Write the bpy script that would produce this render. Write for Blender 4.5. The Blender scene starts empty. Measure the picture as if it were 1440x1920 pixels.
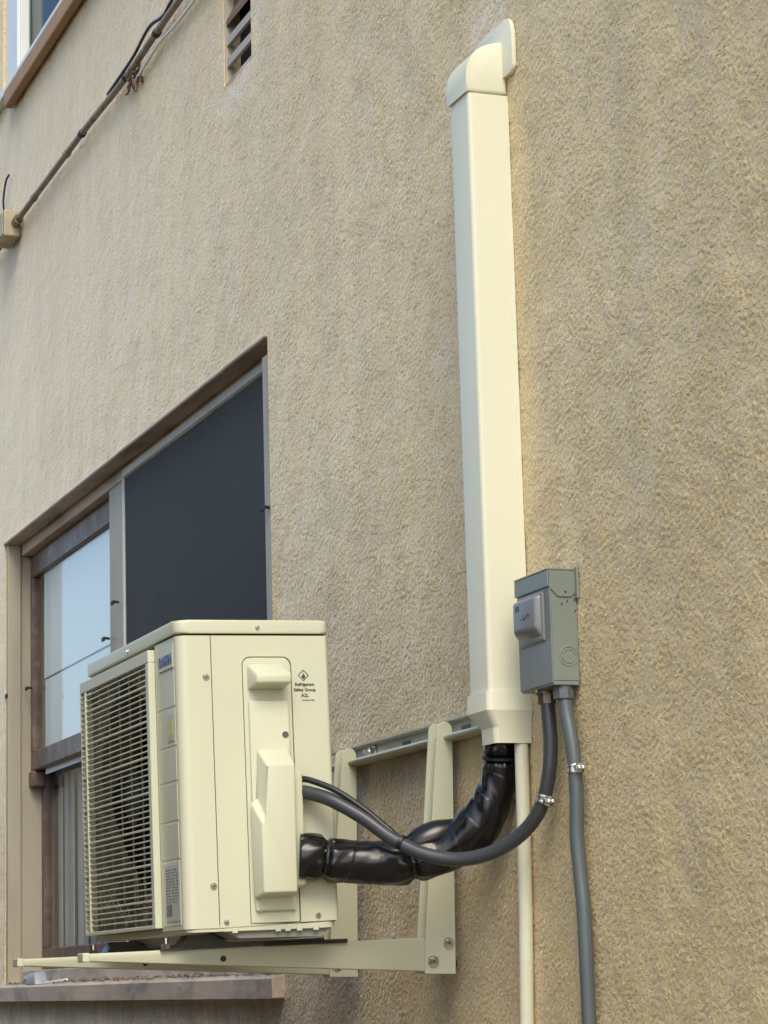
import bpy, bmesh, math, random
import numpy as np
from mathutils import Vector, Matrix

random.seed(7)
S = bpy.context.scene
COL = S.collection
R = math.radians

# ------------------------------------------------------------------ camera
def setup_camera():
    yaw, pitch, roll = R(20.87881), R(10.59511), R(-1.59965)
    f = Vector((-math.cos(yaw) * math.cos(pitch), math.sin(yaw) * math.cos(pitch), math.sin(pitch)))
    rt = f.cross(Vector((0, 0, 1))).normalized()
    up = rt.cross(f)
    rt2 = math.cos(roll) * rt + math.sin(roll) * up
    up2 = -math.sin(roll) * rt + math.cos(roll) * up
    cd = bpy.data.cameras.new('camera')
    cd.sensor_fit = 'HORIZONTAL'
    cd.sensor_width = 36.0
    cd.lens = 36.0 * 4700.0 / 1440.0
    cd.clip_start = 0.05
    cd.clip_end = 2000
    co = bpy.data.objects.new('camera', cd)
    COL.objects.link(co)
    m = Matrix((rt2, up2, -f)).transposed().to_4x4()
    m.translation = Vector((4.2815, -1.8155, -0.0943))
    co.matrix_world = m
    S.camera = co
setup_camera()

# ------------------------------------------------------------------ world, sun, exposure
SUN_DIR = Vector((0.68, -0.19, 0.70)).normalized()
W = bpy.data.worlds.new('World')
S.world = W
W.use_nodes = True
wn = W.node_tree
wn.nodes.clear()
sky = wn.nodes.new('ShaderNodeTexSky')
sky.sky_type = 'NISHITA'
sky.sun_disc = False
sky.sun_elevation = math.asin(SUN_DIR.z)
sky.sun_rotation = math.atan2(SUN_DIR.x, SUN_DIR.y)
sky.air_density = 1.0
sky.dust_density = 2.0
sky.ozone_density = 1.0
bg = wn.nodes.new('ShaderNodeBackground')
bg.inputs['Strength'].default_value = 0.15
wo = wn.nodes.new('ShaderNodeOutputWorld')
hs = wn.nodes.new('ShaderNodeHueSaturation')
hs.inputs['Saturation'].default_value = 1.08
wn.links.new(sky.outputs[0], hs.inputs['Color'])
wn.links.new(hs.outputs[0], bg.inputs['Color'])
wn.links.new(bg.outputs[0], wo.inputs['Surface'])

sd = bpy.data.lights.new('sun', 'SUN')
sd.energy = 1.25
sd.angle = R(34)
sd.color = (1.0, 0.905, 0.72)
so = bpy.data.objects.new('sun', sd)
COL.objects.link(so)
so.rotation_euler = SUN_DIR.to_track_quat('Z', 'Y').to_euler()
so.location = (6, -4, 8)

S.view_settings.view_transform = 'Standard'
S.view_settings.look = 'None'
S.view_settings.gamma = 1.0
S.view_settings.use_curve_mapping = False
S.view_settings.exposure = 0.80

# ------------------------------------------------------------------ materials
MATS = {}
def nd(nt, t, **kw):
    n = nt.nodes.new(t)
    for k, v in kw.items():
        setattr(n, k, v)
    return n

def mat(name, col, rough=0.5, metal=0.0, spec=0.5, var=0.08, vscale=6.0, bump=0.0, bscale=60.0,
        dirt=None, dirt_amt=0.0, dirt_scale=3.0, stretch=(1, 1, 1), coat=0.0, rvar=0.08):
    """Principled material: colour mottled by noise, optional dirt, fine relief."""
    m = bpy.data.materials.new(name)
    m.use_nodes = True
    nt = m.node_tree
    b = nt.nodes['Principled BSDF']
    L = nt.links.new
    tc = nd(nt, 'ShaderNodeTexCoord')
    mp = nd(nt, 'ShaderNodeMapping')
    mp.inputs['Scale'].default_value = stretch
    L(tc.outputs['Object'], mp.inputs['Vector'])
    n1 = nd(nt, 'ShaderNodeTexNoise')
    n1.inputs['Scale'].default_value = vscale
    n1.inputs['Detail'].default_value = 6
    L(mp.outputs[0], n1.inputs['Vector'])
    mr = nd(nt, 'ShaderNodeMapRange')
    mr.inputs['From Min'].default_value = 0.3
    mr.inputs['From Max'].default_value = 0.7
    mr.inputs['To Min'].default_value = 1 - var
    mr.inputs['To Max'].default_value = 1 + var
    L(n1.outputs['Fac'], mr.inputs['Value'])
    mx = nd(nt, 'ShaderNodeVectorMath', operation='SCALE')
    mx.inputs[0].default_value = col
    L(mr.outputs[0], mx.inputs['Scale'])
    out = mx.outputs[0]
    if dirt:
        n2 = nd(nt, 'ShaderNodeTexNoise')
        n2.inputs['Scale'].default_value = dirt_scale
        n2.inputs['Detail'].default_value = 8
        n2.inputs['Roughness'].default_value = 0.65
        L(mp.outputs[0], n2.inputs['Vector'])
        r2 = nd(nt, 'ShaderNodeMapRange')
        r2.inputs['From Min'].default_value = 0.48
        r2.inputs['From Max'].default_value = 0.72
        r2.inputs['To Min'].default_value = 0
        r2.inputs['To Max'].default_value = dirt_amt
        L(n2.outputs['Fac'], r2.inputs['Value'])
        mc = nd(nt, 'ShaderNodeMix', data_type='RGBA')
        L(r2.outputs[0], mc.inputs['Factor'])
        L(out, mc.inputs['A'])
        mc.inputs['B'].default_value = (*dirt, 1)
        out = mc.outputs['Result']
    L(out, b.inputs['Base Color'])
    rr = nd(nt, 'ShaderNodeMapRange')
    rr.inputs['From Min'].default_value = 0.3
    rr.inputs['From Max'].default_value = 0.7
    rr.inputs['To Min'].default_value = max(0.02, rough - rvar)
    rr.inputs['To Max'].default_value = min(1, rough + rvar)
    L(n1.outputs['Fac'], rr.inputs['Value'])
    L(rr.outputs[0], b.inputs['Roughness'])
    b.inputs['Metallic'].default_value = metal
    b.inputs['Specular IOR Level'].default_value = spec
    if coat:
        b.inputs['Coat Weight'].default_value = coat
        b.inputs['Coat Roughness'].default_value = 0.15
    if bump:
        n3 = nd(nt, 'ShaderNodeTexNoise')
        n3.inputs['Scale'].default_value = bscale
        n3.inputs['Detail'].default_value = 4
        L(mp.outputs[0], n3.inputs['Vector'])
        bp = nd(nt, 'ShaderNodeBump')
        bp.inputs['Strength'].default_value = bump
        bp.inputs['Distance'].default_value = 0.004
        L(n3.outputs['Fac'], bp.inputs['Height'])
        L(bp.outputs[0], b.inputs['Normal'])
    MATS[name] = m
    return m

def glass_mat(name, tint, ior=1.5, rough=0.02):
    m = bpy.data.materials.new(name)
    m.use_nodes = True
    nt = m.node_tree
    nt.nodes.clear()
    L = nt.links.new
    o = nd(nt, 'ShaderNodeOutputMaterial')
    ge = nd(nt, 'ShaderNodeNewGeometry')
    dt = nd(nt, 'ShaderNodeVectorMath', operation='DOT_PRODUCT')
    L(ge.outputs['Normal'], dt.inputs[0]); L(ge.outputs['Incoming'], dt.inputs[1])
    ab = nd(nt, 'ShaderNodeMath', operation='ABSOLUTE'); L(dt.outputs['Value'], ab.inputs[0])
    om = nd(nt, 'ShaderNodeMath', operation='SUBTRACT'); om.inputs[0].default_value = 1.0; L(ab.outputs[0], om.inputs[1])
    pw = nd(nt, 'ShaderNodeMath', operation='POWER'); L(om.outputs[0], pw.inputs[0]); pw.inputs[1].default_value = 5.0
    fr = nd(nt, 'ShaderNodeMath', operation='MULTIPLY_ADD'); L(pw.outputs[0], fr.inputs[0])
    fr.inputs[1].default_value = 0.5; fr.inputs[2].default_value = 0.04
    t = nd(nt, 'ShaderNodeBsdfTransparent')
    t.inputs['Color'].default_value = (*tint, 1)
    g = nd(nt, 'ShaderNodeBsdfGlossy')
    g.inputs['Roughness'].default_value = rough
    n = nd(nt, 'ShaderNodeTexNoise')
    n.inputs['Scale'].default_value = 2.5
    tc = nd(nt, 'ShaderNodeTexCoord')
    L(tc.outputs['Object'], n.inputs['Vector'])
    bp = nd(nt, 'ShaderNodeBump')
    bp.inputs['Strength'].default_value = 0.02
    bp.inputs['Distance'].default_value = 0.02
    L(n.outputs['Fac'], bp.inputs['Height'])
    L(bp.outputs[0], g.inputs['Normal'])
    mx = nd(nt, 'ShaderNodeMixShader')
    L(fr.outputs[0], mx.inputs[0])
    L(t.outputs[0], mx.inputs[1])
    L(g.outputs[0], mx.inputs[2])
    L(mx.outputs[0], o.inputs['Surface'])
    MATS[name] = m

def screen_mat(name, col, opacity):
    m = bpy.data.materials.new(name)
    m.use_nodes = True
    nt = m.node_tree
    nt.nodes.clear()
    L = nt.links.new
    o = nd(nt, 'ShaderNodeOutputMaterial')
    t = nd(nt, 'ShaderNodeBsdfTransparent')
    d = nd(nt, 'ShaderNodeBsdfPrincipled')
    d.inputs['Base Color'].default_value = (*col, 1)
    d.inputs['Roughness'].default_value = 0.7
    n = nd(nt, 'ShaderNodeTexNoise')
    n.inputs['Scale'].default_value = 2.2
    n.inputs['Detail'].default_value = 5
    tc = nd(nt, 'ShaderNodeTexCoord')
    L(tc.outputs['Object'], n.inputs['Vector'])
    mr = nd(nt, 'ShaderNodeMapRange')
    mr.inputs['To Min'].default_value = opacity - 0.1
    mr.inputs['To Max'].default_value = opacity + 0.1
    L(n.outputs['Fac'], mr.inputs['Value'])
    mx = nd(nt, 'ShaderNodeMixShader')
    L(mr.outputs[0], mx.inputs[0])
    L(t.outputs[0], mx.inputs[1])
    L(d.outputs[0], mx.inputs[2])
    L(mx.outputs[0], o.inputs['Surface'])
    MATS[name] = m

def stucco_mat():
    m = bpy.data.materials.new('stucco')
    m.use_nodes = True
    nt = m.node_tree
    b = nt.nodes['Principled BSDF']
    L = nt.links.new
    tc = nd(nt, 'ShaderNodeTexCoord')
    # broad weathering, vertical streaks, fine speckle
    n1 = nd(nt, 'ShaderNodeTexNoise'); n1.inputs['Scale'].default_value = 1.3; n1.inputs['Detail'].default_value = 7
    n1.inputs['Roughness'].default_value = 0.6
    L(tc.outputs['Object'], n1.inputs['Vector'])
    mp = nd(nt, 'ShaderNodeMapping'); mp.inputs['Scale'].default_value = (5.0, 1, 0.5)
    L(tc.outputs['Object'], mp.inputs['Vector'])
    n2 = nd(nt, 'ShaderNodeTexNoise'); n2.inputs['Scale'].default_value = 1.6; n2.inputs['Detail'].default_value = 6
    L(mp.outputs[0], n2.inputs['Vector'])
    n3 = nd(nt, 'ShaderNodeTexNoise'); n3.inputs['Scale'].default_value = 150; n3.inputs['Detail'].default_value = 3
    L(tc.outputs['Object'], n3.inputs['Vector'])
    def mrange(src, a, c):
        r = nd(nt, 'ShaderNodeMapRange')
        r.inputs['From Min'].default_value = 0.3; r.inputs['From Max'].default_value = 0.7
        r.inputs['To Min'].default_value = a; r.inputs['To Max'].default_value = c
        L(src, r.inputs['Value'])
        return r.outputs[0]
    cr = nd(nt, 'ShaderNodeMix', data_type='RGBA')
    cr.inputs['A'].default_value = STUCCO_A
    cr.inputs['B'].default_value = STUCCO_B
    L(mrange(n1.outputs['Fac'], 0, 1), cr.inputs['Factor'])
    m1 = nd(nt, 'ShaderNodeMath', operation='MULTIPLY')
    L(mrange(n2.outputs['Fac'], 0.91, 1.07), m1.inputs[0])
    L(mrange(n3.outputs['Fac'], 0.96, 1.03), m1.inputs[1])
    sc = nd(nt, 'ShaderNodeVectorMath', operation='SCALE')
    L(cr.outputs['Result'], sc.inputs[0]); L(m1.outputs[0], sc.inputs['Scale'])
    # rain and dirt stain on the stucco below the window sill
    sp = nd(nt, 'ShaderNodeSeparateXYZ'); L(tc.outputs['Object'], sp.inputs[0])
    def step(src, a, c, x, y):
        r = nd(nt, 'ShaderNodeMapRange')
        r.inputs['From Min'].default_value = a; r.inputs['From Max'].default_value = c
        r.inputs['To Min'].default_value = x; r.inputs['To Max'].default_value = y
        L(src, r.inputs['Value'])
        return r.outputs[0]
    def mul(a, c):
        q = nd(nt, 'ShaderNodeMath', operation='MULTIPLY'); L(a, q.inputs[0]); L(c, q.inputs[1]); return q.outputs[0]
    mps = nd(nt, 'ShaderNodeMapping'); mps.inputs['Scale'].default_value = (4.0, 1, 1.8)
    L(tc.outputs['Object'], mps.inputs['Vector'])
    n4 = nd(nt, 'ShaderNodeTexNoise'); n4.inputs['Scale'].default_value = 2.0; n4.inputs['Detail'].default_value = 8
    n4.inputs['Roughness'].default_value = 0.7
    L(mps.outputs[0], n4.inputs['Vector'])
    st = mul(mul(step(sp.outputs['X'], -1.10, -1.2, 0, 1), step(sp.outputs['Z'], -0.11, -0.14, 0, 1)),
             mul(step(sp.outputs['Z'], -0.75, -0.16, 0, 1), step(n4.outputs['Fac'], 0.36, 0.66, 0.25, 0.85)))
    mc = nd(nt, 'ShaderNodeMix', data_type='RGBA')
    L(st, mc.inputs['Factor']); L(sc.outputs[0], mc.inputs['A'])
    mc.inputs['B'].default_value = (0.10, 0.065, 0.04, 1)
    out = mc.outputs['Result']
    # grey plaster smears left by earlier work: (x, z, radius x, radius z, strength)
    n6 = nd(nt, 'ShaderNodeTexNoise'); n6.inputs['Scale'].default_value = 26; n6.inputs['Detail'].default_value = 6
    L(tc.outputs['Object'], n6.inputs['Vector'])
    brk = step(n6.outputs['Fac'], 0.38, 0.62, 0.0, 1.0)
    for (px, pz, rx, rz, am) in SMEARS:
        m1_ = nd(nt, 'ShaderNodeMapping')
        m1_.inputs['Location'].default_value = (-px / rx, 0, -pz / rz)
        m1_.inputs['Scale'].default_value = (1 / rx, 0, 1 / rz)
        L(tc.outputs['Object'], m1_.inputs['Vector'])
        ln = nd(nt, 'ShaderNodeVectorMath', operation='LENGTH'); L(m1_.outputs[0], ln.inputs[0])
        fac = mul(step(ln.outputs['Value'], 0.3, 1.0, am, 0.0), brk)
        mm = nd(nt, 'ShaderNodeMix', data_type='RGBA')
        L(fac, mm.inputs['Factor']); L(out, mm.inputs['A']); mm.inputs['B'].default_value = (0.66, 0.62, 0.54, 1)
        out = mm.outputs['Result']
    L(out, b.inputs['Base Color'])
    b.inputs['Roughness'].default_value = 0.45
    b.inputs['Specular IOR Level'].default_value = 0.7
    b.inputs['Sheen Weight'].default_value = 0.65
    b.inputs['Sheen Roughness'].default_value = 0.28
    b.inputs['Sheen Tint'].default_value = (0.92, 0.96, 1.0, 1)
    n5 = nd(nt, 'ShaderNodeTexNoise'); n5.inputs['Scale'].default_value = 100; n5.inputs['Detail'].default_value = 2.5
    n5.inputs['Roughness'].default_value = 0.55; n5.inputs['Distortion'].default_value = 0.6
    L(tc.outputs['Object'], n5.inputs['Vector'])
    bp = nd(nt, 'ShaderNodeBump'); bp.inputs['Strength'].default_value = 0.62; bp.inputs['Distance'].default_value = 0.0085
    L(n5.outputs['Fac'], bp.inputs['Height']); L(bp.outputs[0], b.inputs['Normal'])
    MATS['stucco'] = m

STUCCO_A = (0.575, 0.435, 0.20, 1)
STUCCO_B = (0.64, 0.502, 0.26, 1)
SMEARS = ((0.16, 1.69, 0.15, 0.08, 0.6), (-0.155, 1.09, 0.09, 0.10, 0.4), (0.72, 1.10, 0.18, 0.10, 0.15), (-1.42, 2.11, 0.24, 0.06, 0.6), (-1.27, 2.25, 0.05, 0.16, 0.5))
stucco_mat()
mat('reveal', (0.36, 0.30, 0.22), 0.8, bump=0.5, bscale=90)
mat('ac_paint', (0.59, 0.605, 0.455), 0.33, rvar=0.02, var=0.015, vscale=3, bump=0.02, bscale=300)
mat('ac_plastic', (0.60, 0.615, 0.465), 0.38, rvar=0.02, var=0.015, vscale=4)
mat('duct_plastic', (0.68, 0.68, 0.525), 0.38, spec=0.32, dirt=(0.52, 0.5, 0.38), dirt_amt=0.12, dirt_scale=7, stretch=(1, 1, 0.25), rvar=0.02, var=0.01, vscale=2.5)
mat('bracket_paint', (0.50, 0.51, 0.38), 0.42, var=0.04, vscale=5)
mat('rail_paint', (0.42, 0.44, 0.37), 0.40, var=0.06, vscale=5)
mat('slot_shade', (0.10, 0.105, 0.09), 0.6)
mat('dark_steel', (0.16, 0.14, 0.12), 0.35, metal=0.8)
mat('dark_core', (0.03, 0.03, 0.025), 0.8)
mat('shaded_shroud', (0.21, 0.195, 0.125), 0.55, var=0.08)  # ivory panel colour darkened, the shade behind the grille is put into it
mat('fan_black', (0.02, 0.02, 0.02), 0.5)
mat('coil', (0.05, 0.05, 0.045), 0.45, metal=0.5)
mat('foot_steel', (0.055, 0.057, 0.055), 0.36, metal=0.3, var=0.2, vscale=20)
mat('base_grey', (0.24, 0.245, 0.22), 0.45)
mat('rubber', (0.015, 0.015, 0.015), 0.6)
mat('zinc', (0.62, 0.62, 0.60), 0.28, metal=1.0, var=0.15, vscale=60)
mat('box_paint', (0.185, 0.215, 0.185), 0.36, var=0.05, vscale=9)
mat('box_shaded_front', (0.175, 0.19, 0.185), 0.36, var=0.05, vscale=9)  # box paint cooled and darkened to carry the shade on the front
mat('tape', (0.006, 0.006, 0.007), 0.24, spec=0.5, var=0.2, vscale=12, bump=0.12, bscale=20, stretch=(1.6, 0.5, 0.8), rvar=0.06)
mat('whip', (0.042, 0.047, 0.052), 0.33, var=0.08, bump=0.03, bscale=400)
mat('cable_black', (0.012, 0.012, 0.012), 0.4)
mat('grey_pvc', (0.085, 0.105, 0.11), 0.42, var=0.05)
mat('pipe_cream', (0.66, 0.65, 0.50), 0.42, var=0.03, vscale=8, dirt=(0.3, 0.26, 0.18), dirt_amt=0.25, dirt_scale=9)
mat('trim_paint', (0.47, 0.375, 0.28), 0.55, var=0.10, vscale=9, dirt=(0.15, 0.10, 0.065), dirt_amt=0.8, dirt_scale=12,
    bump=0.25, bscale=25, stretch=(0.25, 1, 1))
mat('trim_paint_upright', (0.36, 0.325, 0.245), 0.55, var=0.08, vscale=9, dirt=(0.16, 0.12, 0.08), dirt_amt=0.4, dirt_scale=7,
    bump=0.2, bscale=25, stretch=(1, 1, 0.2))
mat('sash_red', (0.11, 0.072, 0.058), 0.45, var=0.22, vscale=14, dirt=(0.33, 0.25, 0.2), dirt_amt=0.5, dirt_scale=16, bump=0.3, bscale=40)
mat('sill_wood', (0.50, 0.435, 0.355), 0.7, var=0.14, vscale=8, dirt=(0.10, 0.085, 0.07), dirt_amt=0.8, dirt_scale=10,
    bump=0.6, bscale=30, stretch=(0.4, 1, 1))
mat('orange_wood', (0.36, 0.215, 0.105), 0.6, var=0.15, vscale=7, dirt=(0.16, 0.09, 0.05), dirt_amt=0.4, dirt_scale=6, bump=0.25, bscale=30, stretch=(0.3, 1, 1))
mat('white_vinyl', (0.70, 0.74, 0.72), 0.35, var=0.03)
mat('alu_frame', (0.50, 0.49, 0.47), 0.42, var=0.06)
mat('conduit_tan', (0.27, 0.20, 0.135), 0.5, var=0.12, vscale=9, dirt=(0.10, 0.07, 0.05), dirt_amt=0.9, dirt_scale=16, bump=0.6, bscale=60)
mat('jbox_paint', (0.40, 0.345, 0.225), 0.5, var=0.1, dirt=(0.16, 0.12, 0.08), dirt_amt=0.6, dirt_scale=14)
mat('shade_white', (0.86, 0.88, 0.87), 0.75, var=0.012, vscale=3.0)
mat('room_dark', (0.22, 0.235, 0.25), 0.9)
mat('added_blind_pale', (0.42, 0.44, 0.45), 0.6, var=0.05)
mat('lightening_grey', (0.30, 0.31, 0.31), 0.7, var=0.06, vscale=2)
mat('room_curtain', (0.22, 0.25, 0.28), 0.85, var=0.1, vscale=9, stretch=(6, 1, 0.2))
mat('vent_brown', (0.17, 0.105, 0.065), 0.7, var=0.15, bump=0.3)
mat('vent_slat', (0.43, 0.39, 0.33), 0.65, var=0.06, vscale=12)
mat('black_void', (0.006, 0.006, 0.006), 0.9)
mat('print_ink', (0.04, 0.045, 0.03), 0.5, var=0.02)
mat('badge_blue', (0.025, 0.06, 0.24), 0.3, var=0.05)
mat('badge_plastic', (0.50, 0.52, 0.40), 0.12, var=0.03)
mat('sticker_yellow', (0.62, 0.60, 0.20), 0.4, var=0.08, vscale=60, dirt=(0.12, 0.12, 0.05), dirt_amt=0.8, dirt_scale=70)
mat('sticker_grey', (0.50, 0.51, 0.49), 0.35, var=0.05)
mat('sticker_ink', (0.20, 0.20, 0.19), 0.4)
mat('pale_twig', (0.42, 0.34, 0.25), 0.8, var=0.2)
mat('twig', (0.16, 0.10, 0.06), 0.8, var=0.25)
mat('dry_leaf', (0.22, 0.19, 0.165), 0.8, var=0.3, vscale=30)
mat('cap_grey', (0.30, 0.34, 0.37), 0.4, var=0.1)
mat('concrete', (0.19, 0.155, 0.115), 0.85, var=0.12, vscale=2, bump=0.3, bscale=50, dirt=(0.15, 0.13, 0.11), dirt_amt=0.5)
mat('fence_wood', (0.17, 0.115, 0.075), 0.75, var=0.2, vscale=5, stretch=(4, 1, 0.3))
mat('ochre_stucco', (0.36, 0.265, 0.155), 0.8, var=0.1, vscale=2, bump=0.4, bscale=60)
mat('neighbour_stucco', (0.20, 0.155, 0.105), 0.8, var=0.1, vscale=2, bump=0.4, bscale=60)
mat('roof_brown', (0.12, 0.085, 0.065), 0.8, var=0.2, vscale=12)
mat('concrete_grey', (0.34, 0.33, 0.31), 0.85)
glass_mat('glass', (0.97, 0.99, 0.985))
glass_mat('glass_dark', (0.55, 0.60, 0.62))
screen_mat('insect_mesh', (0.042, 0.041, 0.038), 0.74)

# ------------------------------------------------------------------ helpers
def new_obj(name, me, material, parent=None, smooth=False):
    o = bpy.data.objects.new(name, me)
    COL.objects.link(o)
    if material is not None:
        me.materials.clear()
        me.materials.append(MATS[material] if isinstance(material, str) else material)
    if parent is not None:
        o.parent = parent
    if smooth:
        me.polygons.foreach_set('use_smooth', [True] * len(me.polygons))
    return o

def obj(name, bm, material, parent=None, smooth=False, auto=None):
    me = bpy.data.meshes.new(name)
    bmesh.ops.recalc_face_normals(bm, faces=bm.faces)
    if auto is not None:
        for f in bm.faces:
            f.smooth = True
        for e in bm.edges:
            if len(e.link_faces) == 2 and e.calc_face_angle(0) > R(auto):
                e.smooth = False
    bm.to_mesh(me)
    bm.free()
    return new_obj(name, me, material, parent, smooth)

def empty(name, loc, rot=(0, 0, 0)):
    o = bpy.data.objects.new(name, None)
    COL.objects.link(o)
    o.location = loc
    o.rotation_euler = rot
    o.empty_display_size = 0.05
    return o

def tag(o, label, cat=None, group=None, kind=None):
    if label: o['label'] = label
    if cat: o['category'] = cat
    if group: o['group'] = group
    if kind: o['kind'] = kind
    return o

def add_box(bm, x0, x1, y0, y1, z0, z1, bev=0.0, seg=2):
    vs = [bm.verts.new(p) for p in [(x0, y0, z0), (x1, y0, z0), (x1, y1, z0), (x0, y1, z0),
                                    (x0, y0, z1), (x1, y0, z1), (x1, y1, z1), (x0, y1, z1)]]
    fs = [bm.faces.new([vs[i] for i in q]) for q in
          [(0, 3, 2, 1), (4, 5, 6, 7), (0, 1, 5, 4), (1, 2, 6, 5), (2, 3, 7, 6), (3, 0, 4, 7)]]
    if bev:
        es = list({e for f in fs for e in f.edges})
        bmesh.ops.bevel(bm, geom=es, offset=bev, segments=seg, profile=0.5, affect='EDGES')
    return vs

def box(*a, **k):
    bm = bmesh.new()
    add_box(bm, *a, **k)
    return bm

def add_hex(bm, lo, hi, bev=0.0, seg=2):
    """lo, hi: four corners each, same winding -> closed six-sided solid"""
    vs = [bm.verts.new(p) for p in lo] + [bm.verts.new(p) for p in hi]
    fs = [bm.faces.new([vs[i] for i in q]) for q in
          [(0, 3, 2, 1), (4, 5, 6, 7), (0, 1, 5, 4), (1, 2, 6, 5), (2, 3, 7, 6), (3, 0, 4, 7)]]
    if bev:
        es = list({e for f in fs for e in f.edges})
        bmesh.ops.bevel(bm, geom=es, offset=bev, segments=seg, profile=0.5, affect='EDGES')

def add_prism(bm, pts, axis, a0, a1, bev=0.0, seg=2):
    """pts: 2D outline; axis 'x': pts=(y,z); 'y': pts=(x,z); 'z': pts=(x,y)"""
    def P(p, a):
        return {'x': (a, p[0], p[1]), 'y': (p[0], a, p[1]), 'z': (p[0], p[1], a)}[axis]
    lo = [bm.verts.new(P(p, a0)) for p in pts]
    hi = [bm.verts.new(P(p, a1)) for p in pts]
    n = len(pts)
    fs = [bm.faces.new(lo[::-1]), bm.faces.new(hi)]
    for i in range(n):
        fs.append(bm.faces.new((lo[i], lo[(i + 1) % n], hi[(i + 1) % n], hi[i])))
    if bev:
        es = list({e for f in fs[:2] for e in f.edges})
        bmesh.ops.bevel(bm, geom=es, offset=bev, segments=seg, profile=0.5, affect='EDGES')

def prism(*a, **k):
    bm = bmesh.new()
    add_prism(bm, *a, **k)
    return bm

def rrect(x0, x1, y0, y1, r, n=5):
    """rounded rectangle outline; r single or 4 radii (x0y0, x1y0, x1y1, x0y1)"""
    if not isinstance(r, (tuple, list)):
        r = (r,) * 4
    out = []
    for (cx, cy, rr, a0) in [(x0, y0, r[0], 180), (x1, y0, r[1], 270), (x1, y1, r[2], 0), (x0, y1, r[3], 90)]:
        sx = 1 if cx == x0 else -1
        sy = 1 if cy == y0 else -1
        if rr <= 0:
            out.append((cx, cy))
            continue
        for i in range(n + 1):
            a = R(a0 + 90 * i / n)
            out.append((cx + sx * rr + rr * math.cos(a), cy + sy * rr + rr * math.sin(a)))
    return out

def add_cyl(bm, p0, p1, r0, r1=None, n=16, bev=0.0):
    p0, p1 = Vector(p0), Vector(p1)
    r1 = r0 if r1 is None else r1
    d = (p1 - p0).normalized()
    a = d.orthogonal().normalized()
    b = d.cross(a)
    ra = [bm.verts.new(p0 + r0 * (math.cos(t) * a + math.sin(t) * b)) for t in [2 * math.pi * i / n for i in range(n)]]
    rb = [bm.verts.new(p1 + r1 * (math.cos(t) * a + math.sin(t) * b)) for t in [2 * math.pi * i / n for i in range(n)]]
    f0 = bm.faces.new(ra[::-1])
    f1 = bm.faces.new(rb)
    for i in range(n):
        bm.faces.new((ra[i], ra[(i + 1) % n], rb[(i + 1) % n], rb[i]))
    if bev:
        bmesh.ops.bevel(bm, geom=list(f1.edges) + list(f0.edges), offset=bev, segments=2, profile=0.5, affect='EDGES')

def spline(pts, sub=8):
    """Catmull-Rom through pts"""
    P = [Vector(p) for p in pts]
    P = [2 * P[0] - P[1]] + P + [2 * P[-1] - P[-2]]
    out = []
    for i in range(1, len(P) - 2):
        p0, p1, p2, p3 = P[i - 1:i + 3]
        for k in range(sub):
            t = k / sub
            out.append(0.5 * ((2 * p1) + (-p0 + p2) * t + (2 * p0 - 5 * p1 + 4 * p2 - p3) * t * t + (-p0 + 3 * p1 - 3 * p2 + p3) * t ** 3))
    out.append(P[-2])
    return out

def add_tube(bm, path, rad, n=14, cap=True):
    """rad: number or function (arc fraction, angle) -> radius"""
    path = [Vector(p) for p in path]
    L = [0.0]
    for i in range(1, len(path)):
        L.append(L[-1] + (path[i] - path[i - 1]).length)
    T = []
    for i in range(len(path)):
        a = path[min(i + 1, len(path) - 1)] - path[max(i - 1, 0)]
        T.append(a.normalized())
    nrm = T[0].orthogonal().normalized()
    rings = []
    for i, p in enumerate(path):
        nrm = (nrm - T[i] * nrm.dot(T[i])).normalized()
        b = T[i].cross(nrm)
        ring = []
        for k in range(n):
            t = 2 * math.pi * k / n
            r = rad(L[i] / L[-1], t) if callable(rad) else rad
            ring.append(bm.verts.new(p + r * (math.cos(t) * nrm + math.sin(t) * b)))
        rings.append(ring)
    for i in range(len(rings) - 1):
        for k in range(n):
            bm.faces.new((rings[i][k], rings[i][(k + 1) % n], rings[i + 1][(k + 1) % n], rings[i + 1][k]))
    if cap:
        bm.faces.new(rings[0][::-1])
        bm.faces.new(rings[-1])

def tube(*a, **k):
    bm = bmesh.new()
    add_tube(bm, *a, **k)
    return bm

def add_plate_hole(bm, outer, holes, axis, a0, a1):
    """flat plate with holes, extruded from a0 to a1 along axis"""
    def P(p, a):
        return {'x': (a, p[0], p[1]), 'y': (p[0], a, p[1]), 'z': (p[0], p[1], a)}[axis]
    es = []
    for loop in [outer] + holes:
        vs = [bm.verts.new(P(p, a0)) for p in loop]
        es += [bm.edges.new((vs[i], vs[(i + 1) % len(vs)])) for i in range(len(vs))]
    g = bmesh.ops.triangle_fill(bm, use_beauty=True, edges=es)
    fs = [x for x in g['geom'] if isinstance(x, bmesh.types.BMFace)]
    ex = bmesh.ops.extrude_face_region(bm, geom=fs)
    d = {'x': (a1 - a0, 0, 0), 'y': (0, a1 - a0, 0), 'z': (0, 0, a1 - a0)}[axis]
    bmesh.ops.translate(bm, vec=d, verts=[x for x in ex['geom'] if isinstance(x, bmesh.types.BMVert)])

def text_obj(name, body, size, material, parent, mw, extrude=0.0004, bold=0.0):
    cu = bpy.data.curves.new(name, 'FONT')
    cu.body = body
    cu.size = size
    cu.align_x = 'CENTER'
    cu.align_y = 'CENTER'
    cu.extrude = extrude
    cu.offset = bold
    cu.resolution_u = 3
    t = bpy.data.objects.new('tmp_text', cu)
    me = bpy.data.meshes.new_from_object(t)
    bpy.data.objects.remove(t)
    me.name = name
    me.transform(mw)
    return new_obj(name, me, material, parent)

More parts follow.
